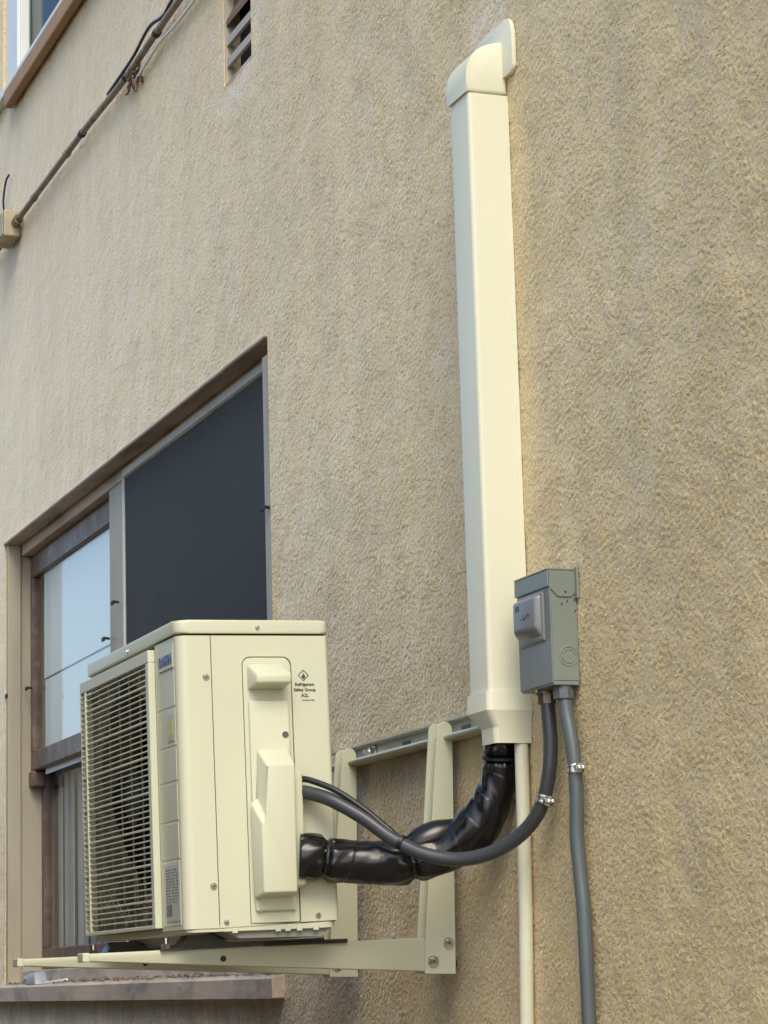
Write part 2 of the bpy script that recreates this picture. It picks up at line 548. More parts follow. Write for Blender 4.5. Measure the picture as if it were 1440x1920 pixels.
def screw(name, loc, nrm, r, parent, h=0.003, cross=True, material='zinc'):
    """round screw head with washer lip and a cross slot"""
    n = Vector(nrm).normalized()
    p = Vector(loc)
    bm = bmesh.new()
    add_cyl(bm, p, p + n * h * 0.35, r, n=18)
    add_cyl(bm, p + n * h * 0.35, p + n * h, r * 0.68, r * 0.45, n=16)
    o = obj(name, bm, material, parent, auto=35)
    if cross:
        bm = bmesh.new()
        a = n.orthogonal().normalized()
        b = n.cross(a)
        for u, v in ((a, b), (b, a)):
            u2 = (u * math.cos(.5) + v * math.sin(.5)); 
            add_cyl(bm, p + n * (h + 0.0001) - u * r * .36, p + n * (h + 0.0001) + u * r * .36, r * .09, n=6)
        obj('slot', bm, 'dark_core', o)
    return o

# ------------------------------------------------------------------ ground
GZ = -1.70
g = obj('ground', (lambda bm: (bmesh.ops.create_grid(bm, x_segments=4, y_segments=4, size=400), bm)[1])(bmesh.new()), 'concrete')
g.location = (0, 0, GZ)
tag(g, None, None, None, 'structure')

# ------------------------------------------------------------------ the stucco house
house = empty('stucco_house', (0, 3, GZ))
tag(house, 'tan rough stucco house wall filling the picture behind the outdoor unit', 'house')
house.matrix_parent_inverse
def hp(o):                      # parent to the house without moving it
    o.parent = house
    o.matrix_parent_inverse = house.matrix_basis.inverted() if False else Matrix.Translation((0, -3, -GZ))
    return o

# openings in the wall plane: x0, x1, z0, z1
WIN = (-4.165, -1.224, -0.078, 1.432)
UPW = (-4.20, -2.30, 3.045, 4.35)
VENT = (-1.535, -1.305, 2.157, 2.415)

def build_wall():
    fx0, fx1, fz0, fz1 = -4.75, 1.75, -0.42, 3.72
    xs = [fx1]
    while xs[-1] > fx0:
        D = math.hypot(4.28 - xs[-1], 1.8)
        xs.append(xs[-1] - max(0.0040, 0.0042 * (D / 3.6) ** 1.2))
    xs = np.array(sorted(xs)); xs[0] = fx0
    zs = np.linspace(fz0, fz1, int((fz1 - fz0) / 0.0043))
    for v in (WIN[0], WIN[1], VENT[0], VENT[1], UPW[0], UPW[1]):
        xs[np.argmin(abs(xs - v))] = v
    for v in (WIN[2], WIN[3], VENT[2], VENT[3], UPW[2]):
        zs[np.argmin(abs(zs - v))] = v
    # height field of the stucco: band-passed noise, 2.5 mm samples
    rng = np.random.default_rng(3)
    h = 0.0025
    nx, nz = 2700, 1728
    fxx = np.fft.rfftfreq(nx, h)[None, :]
    fzz = np.fft.fftfreq(nz, h)[:, None]
    k = np.sqrt(fxx ** 2 + fzz ** 2) + 1e-9
    white = np.fft.rfft2(rng.standard_normal((nz, nx)))
    white2 = np.fft.rfft2(rng.standard_normal((nz, nx)))
    def band(src, lam, width):
        a = np.fft.irfft2(src * np.exp(-(np.log(k * lam) / width) ** 2), s=(nz, nx))
        return a / a.std()
    b1 = band(white, 0.0115, 0.40)
    b2 = band(white2, 0.0075, 0.40)
    b3 = band(white, 0.45, 0.8)
    b4 = band(white2, 0.07, 0.5)
    mod = 0.55 + 0.45 * np.clip(band(white, 0.16, 0.6) * 0.6 + 0.5, 0, 1)
    f = (np.tanh(b1 * 0.9) * 0.00225 + np.tanh(b2) * 0.0010) * mod + b4 * 0.00035
    F0 = f
    ff = np.fft.rfft2(f)
    F1 = np.fft.irfft2(ff * np.exp(-2 * (np.pi * k * 0.0040) ** 2), s=(nz, nx))
    broad = b3 * 0.0011
    X, Z = np.meshgrid(xs, zs)
    u = np.clip((X - fx0) / h, 0, nx - 2)
    v = np.clip((Z - fz0) / h, 0, nz - 2)
    iu, iv = u.astype(int), v.astype(int)
    du, dv = u - iu, v - iv
    def samp(A):
        return (A[iv, iu] * (1 - du) * (1 - dv) + A[iv, iu + 1] * du * (1 - dv) + A[iv + 1, iu] * (1 - du) * dv + A[iv + 1, iu + 1] * du * dv)
    dx = np.gradient(xs)[None, :]
    w = np.clip((dx - 0.0055) / 0.006, 0, 1)
    hgt = samp(F0) * (1 - w) + samp(F1) * 1.15 * w + samp(broad) - 0.0015
    for (x0, x1, z0, z1) in (WIN, UPW, VENT):
        e = 1e-6
        ins = (X >= x0 - e) & (X <= x1 + e) & (Z >= z0 - e) & (Z <= z1 + e)
        hgt[ins] = 0.0005
    edge = np.minimum.reduce([X - fx0, fx1 - X, Z - fz0, fz1 - Z])
    hgt = np.where(edge < 1e-6, 0.0005, hgt)
    nzv, nxv = X.shape
    verts = np.stack([X.ravel(), -hgt.ravel(), Z.ravel()], 1)
    idx = np.arange(nzv * nxv).reshape(nzv, nxv)
    q = np.stack([idx[:-1, :-1], idx[:-1, 1:], idx[1:, 1:], idx[1:, :-1]], -1)
    cx = (xs[:-1] + xs[1:]) / 2
    cz = (zs[:-1] + zs[1:]) / 2
    CX, CZ = np.meshgrid(cx, cz)
    keep = np.ones(CX.shape, bool)
    for (x0, x1, z0, z1) in (WIN, UPW, VENT):
        keep &= ~((CX > x0) & (CX < x1) & (CZ > z0) & (CZ < z1))
    q = q[keep]
    # plain surround, sides, back and top of the house
    ev, eq = [], []
    base = len(verts)
    def quad(*p):
        i = base + len(ev)
        ev.extend(p)
        eq.append((i, i + 1, i + 2, i + 3))
    X0, X1, Z0, Z1, Y1 = -16.0, 9.0, GZ, 5.2, 7.0
    y = -0.0005
    def fr(a, b, c, d):
        quad((a, y, c), (b, y, c), (b, y, d), (a, y, d))
    fr(X0, fx0, Z0, Z1); fr(fx1, X1, Z0, Z1)
    fr(fx0, fx1, Z0, fz0)
    fr(fx0, UPW[0], fz1, Z1); fr(UPW[1], fx1, fz1, Z1); fr(UPW[0], UPW[1], UPW[3], Z1)
    quad((X0, y, Z0), (X0, y, Z1), (X0, Y1, Z1), (X0, Y1, Z0))
    quad((X1, y, Z0), (X1, Y1, Z0), (X1, Y1, Z1), (X1, y, Z1))
    quad((X0, Y1, Z0), (X0, Y1, Z1), (X1, Y1, Z1), (X1, Y1, Z0))
    quad((X0, y, Z1), (X1, y, Z1), (X1, Y1, Z1), (X0, Y1, Z1))
    # reveals of the openings
    for (x0, x1, z0, z1), d in ((WIN, 0.17), (UPW, 0.15), (VENT, 0.2)):
        quad((x0, y, z0), (x0, y, z1), (x0, d, z1), (x0, d, z0))
        quad((x1, y, z0), (x1, d, z0), (x1, d, z1), (x1, y, z1))
        quad((x0, y, z1), (x1, y, z1), (x1, d, z1), (x0, d, z1))
        quad((x0, y, z0), (x0, d, z0), (x1, d, z0), (x1, y, z0))
    verts = np.concatenate([verts, np.array(ev)])
    q = np.concatenate([q, np.array(eq)])
    me = bpy.data.meshes.new('wall')
    me.vertices.add(len(verts))
    me.vertices.foreach_set('co', verts.astype(np.float32).ravel())
    me.loops.add(q.size)
    me.loops.foreach_set('vertex_index', q.astype(np.int32).ravel())
    me.polygons.add(len(q))
    me.polygons.foreach_set('loop_start', np.arange(0, q.size, 4, dtype=np.int32))
    me.polygons.foreach_set('loop_total', np.full(len(q), 4, dtype=np.int32))
    sm = np.ones(len(q), bool); sm[-len(eq):] = False
    me.polygons.foreach_set('use_smooth', sm)
    me.update(calc_edges=True)
    me.validate()
    return hp(new_obj('wall', me, 'stucco'))
build_wall()

# ---- lower window (left: double hung sash, right: fixed light with insect screen)
def build_window():
    x0, x1, z0, z1 = WIN
    bm = bmesh.new()
    # head: soffit board with a drip lip, then inner head
    add_box(bm, x0 + 0.001, x1 - 0.001, -0.006, 0.052, z1 - 0.012, z1 - 0.001, 0.003, 1)
    add_box(bm, x0 + 0.03, x1 - 0.004, 0.052, 0.165, z1 - 0.050, z1 - 0.001, 0.002, 1)
    # jambs
    w = hp(obj('window', bm, 'trim_paint'))
    def part(name, b, m, **k):
        o = obj(name, b, m, w, **k)
        return o
    part('jamb', box(x0 + 0.001, x0 + 0.028, 0.004, 0.050, z0, z1 - 0.012, bev=0.003), 'trim_paint_upright')
    part('jamb', box(x0 + 0.001, x0 + 0.016, 0.050, 0.165, z0, z1 - 0.05, bev=0.002), 'trim_paint_upright')
    part('jamb', box(x1 - 0.052, x1 - 0.001, 0.002, 0.165, z0, z1 - 0.05, bev=0.002), 'trim_paint_upright')
    part('mullion', box(-2.945, -2.772, 0.055, 0.165, z0, z1 - 0.05, bev=0.003), 'trim_paint_upright')
    # screen on the right
    sf = bmesh.new()
    a0, a1, c0, c1 = -2.770, x1 - 0.054, z0 + 0.03, z1 - 0.022
    fw = 0.024
    add_box(sf, a0, a1, 0.048, 0.062, c1 - fw, c1, 0.002, 1)
    add_box(sf, a0, a1, 0.048, 0.062, c0, c0 + fw, 0.002, 1)
    add_box(sf, a0, a0 + fw * .55, 0.0485, 0.0615, c0 + fw, c1 - fw, 0.002, 1)
    add_box(sf, a1 - fw, a1, 0.0485, 0.0615, c0 + fw, c1 - fw, 0.002, 1)
    s = part('screen_frame', sf, 'alu_frame')
    part('insect_screen', box(a0 + fw * .5, a1 - fw * .9, 0.0545, 0.0565, c0 + fw * .9, c1 - fw * .9), 'insect_mesh')
    # sash behind the screen
    sb = bmesh.new()
    add_box(sb, a0, a1, 0.10, 0.135, c1 - 0.13, c1 - 0.03, 0.003, 1)
    add_box(sb, a0, a0 + 0.10, 0.10, 0.135, c0, c1 - 0.13, 0.003, 1)
    add_box(sb, a1 - 0.07, a1, 0.10, 0.135, c0, c1 - 0.13, 0.003, 1)
    add_box(sb, a0 + 0.10, a1 - 0.07, 0.10, 0.135, 0.60, 0.66, 0.003, 1)
    part('sash', sb, 'sash_red')
    part('pane', box(a0 + 0.09, a1 - 0.06, 0.115, 0.119, c0, c1 - 0.12), 'glass_dark')
    # double hung sash on the left: upper sash proud, lower sash set back
    l0, l1 = x0 + 0.017, -2.946
    us = bmesh.new()
    add_box(us, l0, l1, 0.085, 0.115, 1.305, z1 - 0.052, 0.003, 1)
    add_box(us, l0, l1, 0.085, 0.115, 0.640, 0.705, 0.004, 1)
    add_box(us, l0, l0 + 0.036, 0.085, 0.115, 0.705, 1.305, 0.003, 1)
    add_box(us, l1 - 0.03, l1, 0.085, 0.115, 0.705, 1.305, 0.003, 1)
    add_box(us, l0, l0 + 0.06, 0.078, 0.122, 0.585, 0.638, 0.004, 1)     # horn of the sash
    part('sash', us, 'sash_red')
    part('pane', box(l0 + 0.03, l1 - 0.025, 0.098, 0.101, 0.70, 1.31), 'glass')
    ls = bmesh.new()
    add_box(ls, l0, l1, 0.122, 0.150, 0.645, 0.700, 0.003, 1)
    add_box(ls, l0, l1, 0.122, 0.150, z0 + 0.01, 0.045, 0.003, 1)
    add_box(ls, l0, l0 + 0.045, 0.122, 0.150, 0.045, 0.645, 0.003, 1)
    add_box(ls, l1 - 0.045, l1, 0.122, 0.150, 0.045, 0.645, 0.003, 1)
    part('sash', ls, 'sash_red')
    part('pane', box(l0 + 0.04, l1 - 0.04, 0.134, 0.137, 0.04, 0.65), 'glass')
    # sill: weathered board nosing out of the wall, and sub-sill step
    part('sill', prism([(-0.030, -0.126), (-0.030, -0.082), (-0.022, -0.077), (0.17, -0.058), (0.17, -0.126)], 'x', x0 - 0.20, -1.192, bev=0.003), 'sill_wood')
    part('sill_step', box(l0, x1 - 0.03, 0.045, 0.12, -0.07, -0.028, bev=0.003), 'sill_wood')
    # little hooks that hold the screens
    for (hx, hy, hz) in [(-2.93, 0.05, 0.93), (-2.80, 0.045, 1.02), (x0 + 0.02, 0.02, 0.90), (-4.10, 0.08, 0.92), (x1 - 0.015, 0.005, 1.01)]:
        b = bmesh.new()
        add_cyl(b, (hx, hy, hz), (hx, hy - 0.018, hz + 0.002), 0.004, n=8)
        add_box(b, hx - 0.02, hx + 0.008, hy - 0.021, hy - 0.015, hz - 0.008, hz + 0.005, 0.002, 1)
        part('hook', b, 'rubber')
    return w
build_window()

# ---- upper window
def build_upper_window():
    x0, x1, z0, z1 = UPW
    bm = bmesh.new()
    add_box(bm, x0, x0 + 0.19, 0.01, 0.10, z0, z1, 0.004, 1)
    add_box(bm, x1 - 0.10, x1, 0.01, 0.10, z0, z1, 0.004, 1)
    add_box(bm, x0 + 0.19, x1 - 0.10, 0.012, 0.10, z1 - 0.08, z1, 0.004, 1)
    add_box(bm, x0 + 0.19, x1 - 0.10, 0.012, 0.10, z0, z0 + 0.05, 0.004, 1)
    w = hp(obj('window', bm, 'white_vinyl'))
    obj('pane', box(x0 + 0.18, x1 - 0.09, 0.055, 0.059, z0 + 0.04, z1 - 0.07), 'glass_dark', w)
    obj('glazing_bead', box(x0 + 0.19, x0 + 0.206, 0.02, 0.05, z0 + 0.05, z1 - 0.08, bev=0.002), 'white_vinyl', w)
    obj('sill', box(x0 - 0.25, x1 + 0.3, -0.028, 0.012, 3.020, 3.043, bev=0.003), 'white_vinyl', w)
    obj('apron', box(-4.02, x1 + 0.3, -0.036, -0.005, 2.955, 3.018, bev=0.006), 'orange_wood', w)
build_upper_window()

# ---- louvred wall vent
def build_vent():
    x0, x1, z0, z1 = VENT
    bm = bmesh.new()
    add_plate_hole(bm, [(x0 + 0.0005, z0 + 0.0005), (x1 - 0.0005, z0 + 0.0005), (x1 - 0.0005, z1 - 0.0005), (x0 + 0.0005, z1 - 0.0005)],
                   [[(x0 + 0.006, z0 + 0.006), (x1 - 0.006, z0 + 0.006), (x1 - 0.006, z1 - 0.006), (x0 + 0.006, z1 - 0.006)]], 'y', 0.003, 0.028)
    v = hp(obj('vent', bm, 'vent_slat'))
    obj('dark_backing', box(x0 + 0.001, x1 - 0.001, 0.045, 0.055, z0, z1), 'black_void', v)  # black sheet stands in for the dark depth behind the slats
    for zc in (2.206, 2.263):
        obj('slat', box(x0 + 0.0065, x1 - 0.0065, 0.006, 0.016, zc, zc + 0.0235, bev=0.0015, seg=1), 'vent_slat', v)
    obj('slat', prism([(0.006, 2.318), (0.006, 2.332), (0.042, 2.405), (0.042, 2.395)], 'x', x0 + 0.0065, x1 - 0.0065), 'vent_brown', v)
build_vent()

# ---- room behind the window
rm = hp(obj('room', (lambda b: (add_box(b, -4.6, -0.9, 0.18, 2.6, -0.5, 1.9), bmesh.ops.delete(b, geom=[f for f in b.faces if max(v.co.y for v in f.verts) < 0.19], context='FACES_ONLY'), b)[2])(bmesh.new()), 'room_dark'))

# white shade hanging behind the upper sash
def build_shade():
    bm = bmesh.new()
    xa, xb = -4.02, -2.95
    for (zt, zb, y) in ((1.36, 0.944, 0.1045), (0.938, 0.62, 0.1075)):
        add_box(bm, xa, xb, y, y + 0.002, zb, zt)
    o = obj('window_shade', bm, 'shade_white')
    tag(o, 'white cloth shade with one seam behind the upper sash left of the dark screen', 'window shade')
build_shade()

def build_added_blinds():
    t = empty('added_blind', (-3.58, 0.172, 0.02))  # blind added to lighten the lower pane in place of reflections
    tag(t, 'pale vertical blind added behind the lower left window pane to lighten it', 'blind')
    me = bpy.data.meshes.new('slat')
    b = box(-0.042, 0.042, -0.001, 0.001, 0.0, 0.60); b.to_mesh(me); b.free(); me.materials.append(MATS['added_blind_pale'])
    for i in range(12):
        o = bpy.data.objects.new('slat', me)
        COL.objects.link(o); o.parent = t
        o.location = (-0.50 + i * 0.085, 0.004 * (i % 2), 0.0); o.rotation_euler = (0, 0, R(-4 + 3 * math.sin(i * 1.9)))
    obj('head_rail', box(-0.56, 0.52, -0.012, 0.012, 0.602, 0.63), 'added_blind_pale', t)
    o = obj('lightening_panel', box(-2.62, -1.36, 0.235, 0.238, -0.05, 1.22), 'lightening_grey')  # panel added so the screen centre looks lighter, in place of a reflection
    tag(o, 'grey panel added behind the black insect screen to lighten its centre', 'blind')
build_added_blinds()

# ------------------------------------------------------------------ conduit run across the upper wall
def build_upper_conduit():
    t = empty('wall_conduit', (-3.0, 0, 2.505))
    tag(t, 'tan painted conduit running along the upper left wall with black clips', 'conduit')
    def lp(o):
        o.matrix_parent_inverse = Matrix.Translation((3.0, 0, -2.505))
        return o
    p = [(-6.5, -0.020, 2.470), (-4.2, -0.020, 2.490), (-3.85, -0.020, 2.503), (-2.95, -0.021, 2.506), (-2.42, -0.020, 2.500), (-1.865, -0.022, 2.516), (-0.9, -0.02, 2.522), (0.6, -0.02, 2.525)]
    lp(obj('pipe', tube(spline(p, 6), 0.0100, n=12), 'conduit_tan', t, smooth=True))
    p2 = [(x, -0.014, z - 0.045 + 0.006 * math.sin(x * 5)) for (x, y, z) in [(-2.36, 0, 2.50), (-2.1, 0, 2.52), (-1.865, 0, 2.516), (-1.2, 0, 2.52), (0.6, 0, 2.52)]]
    lp(obj('wire', tube(spline(p2, 6), 0.0042, n=8), 'white_vinyl', t, smooth=True))
    for x, z in [(-2.95, 2.506), (-3.15, 2.506), (-2.09, 2.510), (-2.42, 2.500), (-3.62, 2.505)]:
        lp(obj('clip', tube([(x - 0.011, -0.020, z), (x + 0.011, -0.020, z)], 0.0125, n=12), 'rubber' if x > -3.1 else 'conduit_tan', t))
    # black cable tied on top
    c = [(-2.62, -0.024, 2.516), (-2.45, -0.026, 2.518), (-2.30, -0.028, 2.522), (-2.12, -0.034, 2.536), (-2.0, -0.026, 2.526), (-1.85, -0.028, 2.536), (-1.2, -0.026, 2.54), (0.6, -0.026, 2.54)]
    o = obj('cable', tube(spline(c, 6), 0.0048, n=8), 'cable_black', smooth=True)
    tag(o, 'thin black cable tied along the tan conduit near the top edge', 'cable')
    # nest of dry debris caught under it
    bm = bmesh.new()
    rnd = random.Random(4)
    for i in range(22):
        a = Vector((-2.36 + rnd.gauss(0, .03), -0.018 + rnd.gauss(0, .006), 2.476 + rnd.gauss(0, .012)))
        d = Vector((rnd.gauss(0, .03), rnd.gauss(0, .008), rnd.gauss(-.012, .02)))
        add_tube(bm, [a, a + d * .5 + Vector((0, 0, rnd.gauss(0, .008))), a + d], 0.0035, n=5)
    o = obj('dry_twig_clump', bm, 'twig')
    tag(o, 'small dark clump of dry twigs caught under the tan conduit', 'twigs', None)
    # junction box at the far left
    j = bmesh.new()
    add_box(j, -4.06, -3.90, -0.060, -0.004, 2.455, 2.55, 0.005, 2)
    o = obj('junction_box', j, 'jbox_paint')
    tag(o, 'small yellowish junction box on the conduit at the far left edge', 'junction box')
    obj('cover_plate', box(-4.052, -3.908, -0.064, -0.061, 2.462, 2.543, bev=0.001), 'jbox_paint', o)
    obj('hub', tube([(-3.905, -0.02, 2.503), (-3.85, -0.02, 2.503)], 0.017, n=12), 'conduit_tan', o)
    w = [(-4.05, -0.02, 2.548), (-4.055, -0.03, 2.62), (-4.06, -0.02, 2.70), (-4.07, -0.006, 2.73)]
    obj('stub_wire', tube(spline(w, 5), 0.004, n=6), 'cable_black', o)
build_upper_conduit()

# ------------------------------------------------------------------ wall bracket
def build_bracket():
    t = empty('wall_bracket', (-0.36, 0, -0.085))
    tag(t, 'cream steel wall bracket carrying the outdoor unit on two long arms', 'bracket')
    def P(name, bm, m, **k):
        o = obj(name, bm, m, t, **k)
        o.matrix_parent_inverse = Matrix.Translation((0.36, 0, 0.085))
        return o
    # hooked rail fixed to the stucco
    rail = bmesh.new()
    add_prism(rail, [(-0.006, 0.349), (-0.006, 0.384), (-0.022, 0.386), (-0.022, 0.389), (-0.0035, 0.389), (-0.0035, 0.349)], 'x', -0.80, 0.12)
    rr = P('rail', rail, 'rail_paint')
    lip = [(-0.006, 0.349), (-0.034, 0.349)] + [(-0.036 - 0.006 * math.sin(R(a)), 0.354 - 0.005 * math.cos(R(a))) for a in range(0, 181, 30)] + [(-0.006, 0.3545)]
    P('rail_lip', prism(lip, 'x', -0.80, 0.12), 'bracket_paint', auto=40)
    for xs_ in (-0.37, -0.06):
        o = obj('slot', box(xs_ - 0.022, xs_ + 0.022, -0.0075, -0.0062, 0.362, 0.374), 'slot_shade', rr)
    for xb in (-0.555, -0.175):
        b = bmesh.new()
        add_cyl(b, (xb, -0.0062, 0.370), (xb, -0.009, 0.370), 0.014, n=18)
        add_cyl(b, (xb, -0.009, 0.370), (xb, -0.019, 0.370), 0.0095, n=6)
        add_cyl(b, (xb, -0.019, 0.370), (xb, -0.030, 0.370), 0.0045, n=10)
        P('anchor_bolt', b, 'zinc')
    for xn in (-0.09, -0.62):
        # upright: two tapered flanges joined by a web at the wall side
        prof = [(-0.031, -0.085), (-0.092, -0.083), (-0.090, -0.020), (-0.0545, 0.362)]
        for a in range(0, 181, 30):
            prof.append((-0.0385 - 0.016 * math.cos(R(a)), 0.368 + 0.016 * math.sin(R(a))))
        prof.append((-0.023, 0.362))
        for k, xo in enumerate((0.0, -0.041)):
            o = P('upright_flange', prism(prof, 'x', xn + xo - 0.003, xn + xo, bev=0.0008, seg=1), 'bracket_paint')
        P('upright_web', prism([(-0.031, -0.07), (-0.034, -0.07), (-0.0275, 0.34), (-0.0245, 0.34)], 'x', xn - 0.041, xn - 0.003), 'bracket_paint')
        # arm: tapering box channel
        lo = [(xn - 0.0405, -0.733, -0.046), (xn - 0.0035, -0.733, -0.046), (xn - 0.0035, -0.733, -0.033), (xn - 0.0405, -0.733, -0.033)]
        hi = [(xn - 0.0405, -0.036, -0.0815), (xn - 0.0035, -0.036, -0.0815), (xn - 0.0035, -0.036, -0.0155), (xn - 0.0405, -0.036, -0.0155)]
        b = bmesh.new()
        add_hex(b, lo, hi, 0.0022, 2)
        a = P('arm', b, 'bracket_paint', auto=50)
        obj('end_cap', box(xn - 0.042, xn - 0.002, -0.737, -0.724, -0.0475, -0.0315, bev=0.002), 'ac_plastic', a).matrix_parent_inverse = Matrix()
        b = bmesh.new()
        add_cyl(b, (xn - 0.0036, -0.479, -0.047), (xn - 0.0028, -0.479, -0.047), 0.0055, n=14)
        obj('hole', b, 'dark_core', a)
        for (by, bz) in ((-0.044, -0.028), (-0.076, -0.061)):
            s = screw('bolt', (xn, by, bz), (1, 0, 0), 0.0112, t, h=0.006)
            s.matrix_parent_inverse = Matrix.Translation((0.36, 0, 0.085))
        b = bmesh.new()
        add_cyl(b, (xn - 0.022, -0.036, -0.066), (xn - 0.022, -0.022, -0.066), 0.0075, 0.0085, n=16)
        P('rubber_stop', b, 'rubber')
build_bracket()

# ------------------------------------------------------------------ outdoor unit
def build_ac():
    th = R(1.12)
    t = empty('outdoor_unit', (0, -0.575, 0), (th, 0, 0))
    tag(t, 'cream air conditioner outdoor unit standing on the wall bracket', 'air conditioner')
    def P(name, bm, m, parent=t, **k):
        return obj(name, bm, m, parent, **k)
    XL, D, H = -0.680, 0.286, 0.5505
    zt = 0.5225
    # dark inner core visible only through the seams
    P('inner_frame', (lambda b: (add_box(b, -0.150, -0.005, 0.012, D - 0.006, 0.008, 0.527), b)[1])(bmesh.new()), 'dark_core')
    # front panel wrapping the right corner
    def arc(cx, cy, r, a0, a1, n=8):
        return [(cx + r * math.cos(R(a0 + (a1 - a0) * i / n)), cy + r * math.sin(R(a0 + (a1 - a0) * i / n))) for i in range(n + 1)]
    r = 0.020
    outer = [(-0.1475, 0.0), (-0.09, 0.0)] + arc(-r, r, r, -90, 0) + [(0, 0.0615)]
    inner = [(-0.1475, 0.004), (-0.09, 0.004)] + arc(-r, r, r - 0.004, -90, 0) + [(-0.004, 0.0615)]
    bm = bmesh.new()
    rows = []
    for (ox, oy), (ix, iy) in zip(outer, inner):
        rows.append([bm.verts.new((ox, oy, 0.004)), bm.verts.new((ox, oy, zt)), bm.verts.new((ix, iy, zt)), bm.verts.new((ix, iy, 0.004))])
    for a, b in zip(rows, rows[1:]):
        for i in range(4):
            bm.faces.new((a[i], a[(i + 1) % 4], b[(i + 1) % 4], b[i]))
    bm.faces.new(rows[0]); bm.faces.new(rows[-1][::-1])
    fp = P('front_panel', bm, 'ac_paint', auto=40)
    for (z0, z1) in ((0.400, 0.514), (0.330, 0.3955), (0.2675, 0.3255), (0.197, 0.263), (0.1295, 0.1925), (0.012, 0.125)):
        obj('relief_panel', box(-0.140, -0.024, -0.0009, 0.0005, z0, z1, bev=0.0006, seg=1), 'ac_paint', fp)
    # right side panel with a cut-out for the service cover
    cut = rrect(0.1195, 0.2135, 0.0075, 0.4845, (0, 0, 0.016, 0.016))
    bm = bmesh.new()
    add_plate_hole(bm, [(0.0632, 0.004), (D - 0.008, 0.010), (D - 0.008, zt), (0.0632, zt)], [cut], 'x', -0.004, 0.0)
    sp = P('side_panel', bm, 'ac_paint')
    b = bmesh.new()
    add_prism(b, [(-0.03, D), (-0.008, D)] + arc(-0.008, D - 0.008, 0.008, 90, 0, 5) + [(-0.004, D - 0.008), (-0.004, D - 0.012), (-0.03, D - 0.012)], 'z', 0.010, zt)
    P('rear_edge', b, 'ac_paint', auto=40)
    # service cover: flush plate, raised plate, grip and valve hood
    sc = P('service_cover', prism(rrect(0.1213, 0.2117, 0.0095, 0.4827, (0, 0, 0.0145, 0.0145)), 'x', -0.004, -0.0003, bev=0.0012, seg=1), 'ac_plastic')
    obj('raised_plate', prism(rrect(0.1285, 0.2035, 0.030, 0.404, 0.004, 3), 'x', -0.0003, 0.0085, bev=0.0025), 'ac_plastic', sc, auto=30)
    b = bmesh.new()
    lo = [(-0.0003, 0.1285, 0.424), (-0.0003, 0.197, 0.424), (-0.0003, 0.197, 0.472), (-0.0003, 0.1285, 0.472)]
    hi = [(0.046, 0.1325, 0.431), (0.046, 0.1985, 0.431), (0.046, 0.1985, 0.448), (0.046, 0.1325, 0.448)]
    add_hex(b, lo, hi, 0.0045, 3)
    obj('grip', b, 'ac_plastic', sc, auto=30)
    b = bmesh.new()
    add_cyl(b, (0.0086, 0.1945, 0.342), (0.0089, 0.1945, 0.342), 0.0062, n=18)
    obj('screw_recess', b, 'slot_shade', sc)
    # valve hood: narrow upper part, wider lower part with a sloping shoulder
    base = [(0.1235, 0.052), (0.1988, 0.052), (0.1988, 0.318), (0.1385, 0.318), (0.1385, 0.224), (0.1235, 0.224)]
    face = [(0.1285, 0.060), (0.1910, 0.060), (0.1950, 0.286), (0.1400, 0.286), (0.1400, 0.184), (0.1285, 0.184)]
    b = bmesh.new()
    va = [b.verts.new((0.0085, y, z)) for y, z in base]
    vb = [b.verts.new((0.0560, y, z)) for y, z in face]
    b.faces.new(va[::-1]); b.faces.new(vb)
    for i in range(6):
        b.faces.new((va[i], va[(i + 1) % 6], vb[(i + 1) % 6], vb[i]))
    bmesh.ops.bevel(b, geom=b.edges[:], offset=0.0042, segments=3, profile=0.5, affect='EDGES')
    obj('valve_hood', b, 'ac_plastic', sc, auto=30)
    b = bmesh.new()
    lo = [(-0.0002, 0.190, 0.066), (-0.0002, 0.2165, 0.066), (-0.0002, 0.2165, 0.282), (-0.0002, 0.190, 0.282)]
    hi = [(0.032, 0.192, 0.070), (0.032, 0.2165, 0.074), (0.032, 0.2165, 0.272), (0.032, 0.192, 0.284)]
    add_hex(b, lo, hi, 0.005, 3)
    obj('hood_wing', b, 'ac_plastic', sc, auto=30)
    obj('foot_plate', box(0.0086, 0.0105, 0.135, 0.197, 0.0325, 0.055, bev=0.0008, seg=1), 'ac_plastic', sc)
    # lid
    b = bmesh.new()
    add_prism(b, rrect(XL - 0.003, 0.0025, -0.0025, D + 0.002, (0.045, 0.022, 0.016, 0.03), 7), 'z', 0.5265, H, bev=0.004, seg=3)
    ld = P('lid', b, 'ac_paint', auto=40)
    # base pan, rear and left walls, divider
    P('base_pan', prism(rrect(XL, -0.002, 0.004, D - 0.004, 0.02), 'z', -0.002, 0.0085), 'ac_paint')
    P('base_rim', prism([(0.075, -0.002), (0.10, -0.015), (0.255, -0.017), (0.272, -0.002)], 'x', -0.66, -0.010), 'base_grey')
    b = bmesh.new()
    add_box(b, XL, XL + 0.004, 0.03, D - 0.01, 0.0085, 0.5265)
    add_box(b, XL + 0.004, -0.15, D - 0.012, D - 0.008, 0.0085, 0.5265)
    P('rear_shell', b, 'coil')
    P('divider', box(-0.1545, -0.1505, 0.03, D - 0.012, 0.0085, 0.5265), 'shaded_shroud')
    # fan shroud with its round opening
    cx, cz, cr = -0.405, 0.262, 0.222
    b = bmesh.new()
    circ = [(cx + cr * math.cos(R(a)), cz + cr * math.sin(R(a))) for a in range(0, 360, 8)]
    add_plate_hole(b, [(XL + 0.006, 0.010), (-0.156, 0.010), (-0.156, 0.524), (XL + 0.006, 0.524)], [circ], 'y', 0.012, 0.016)
    sh = P('fan_shroud', b, 'shaded_shroud')
    b = bmesh.new()
    n = len(circ)
    ra = [b.verts.new((x, 0.016, z)) for x, z in circ]
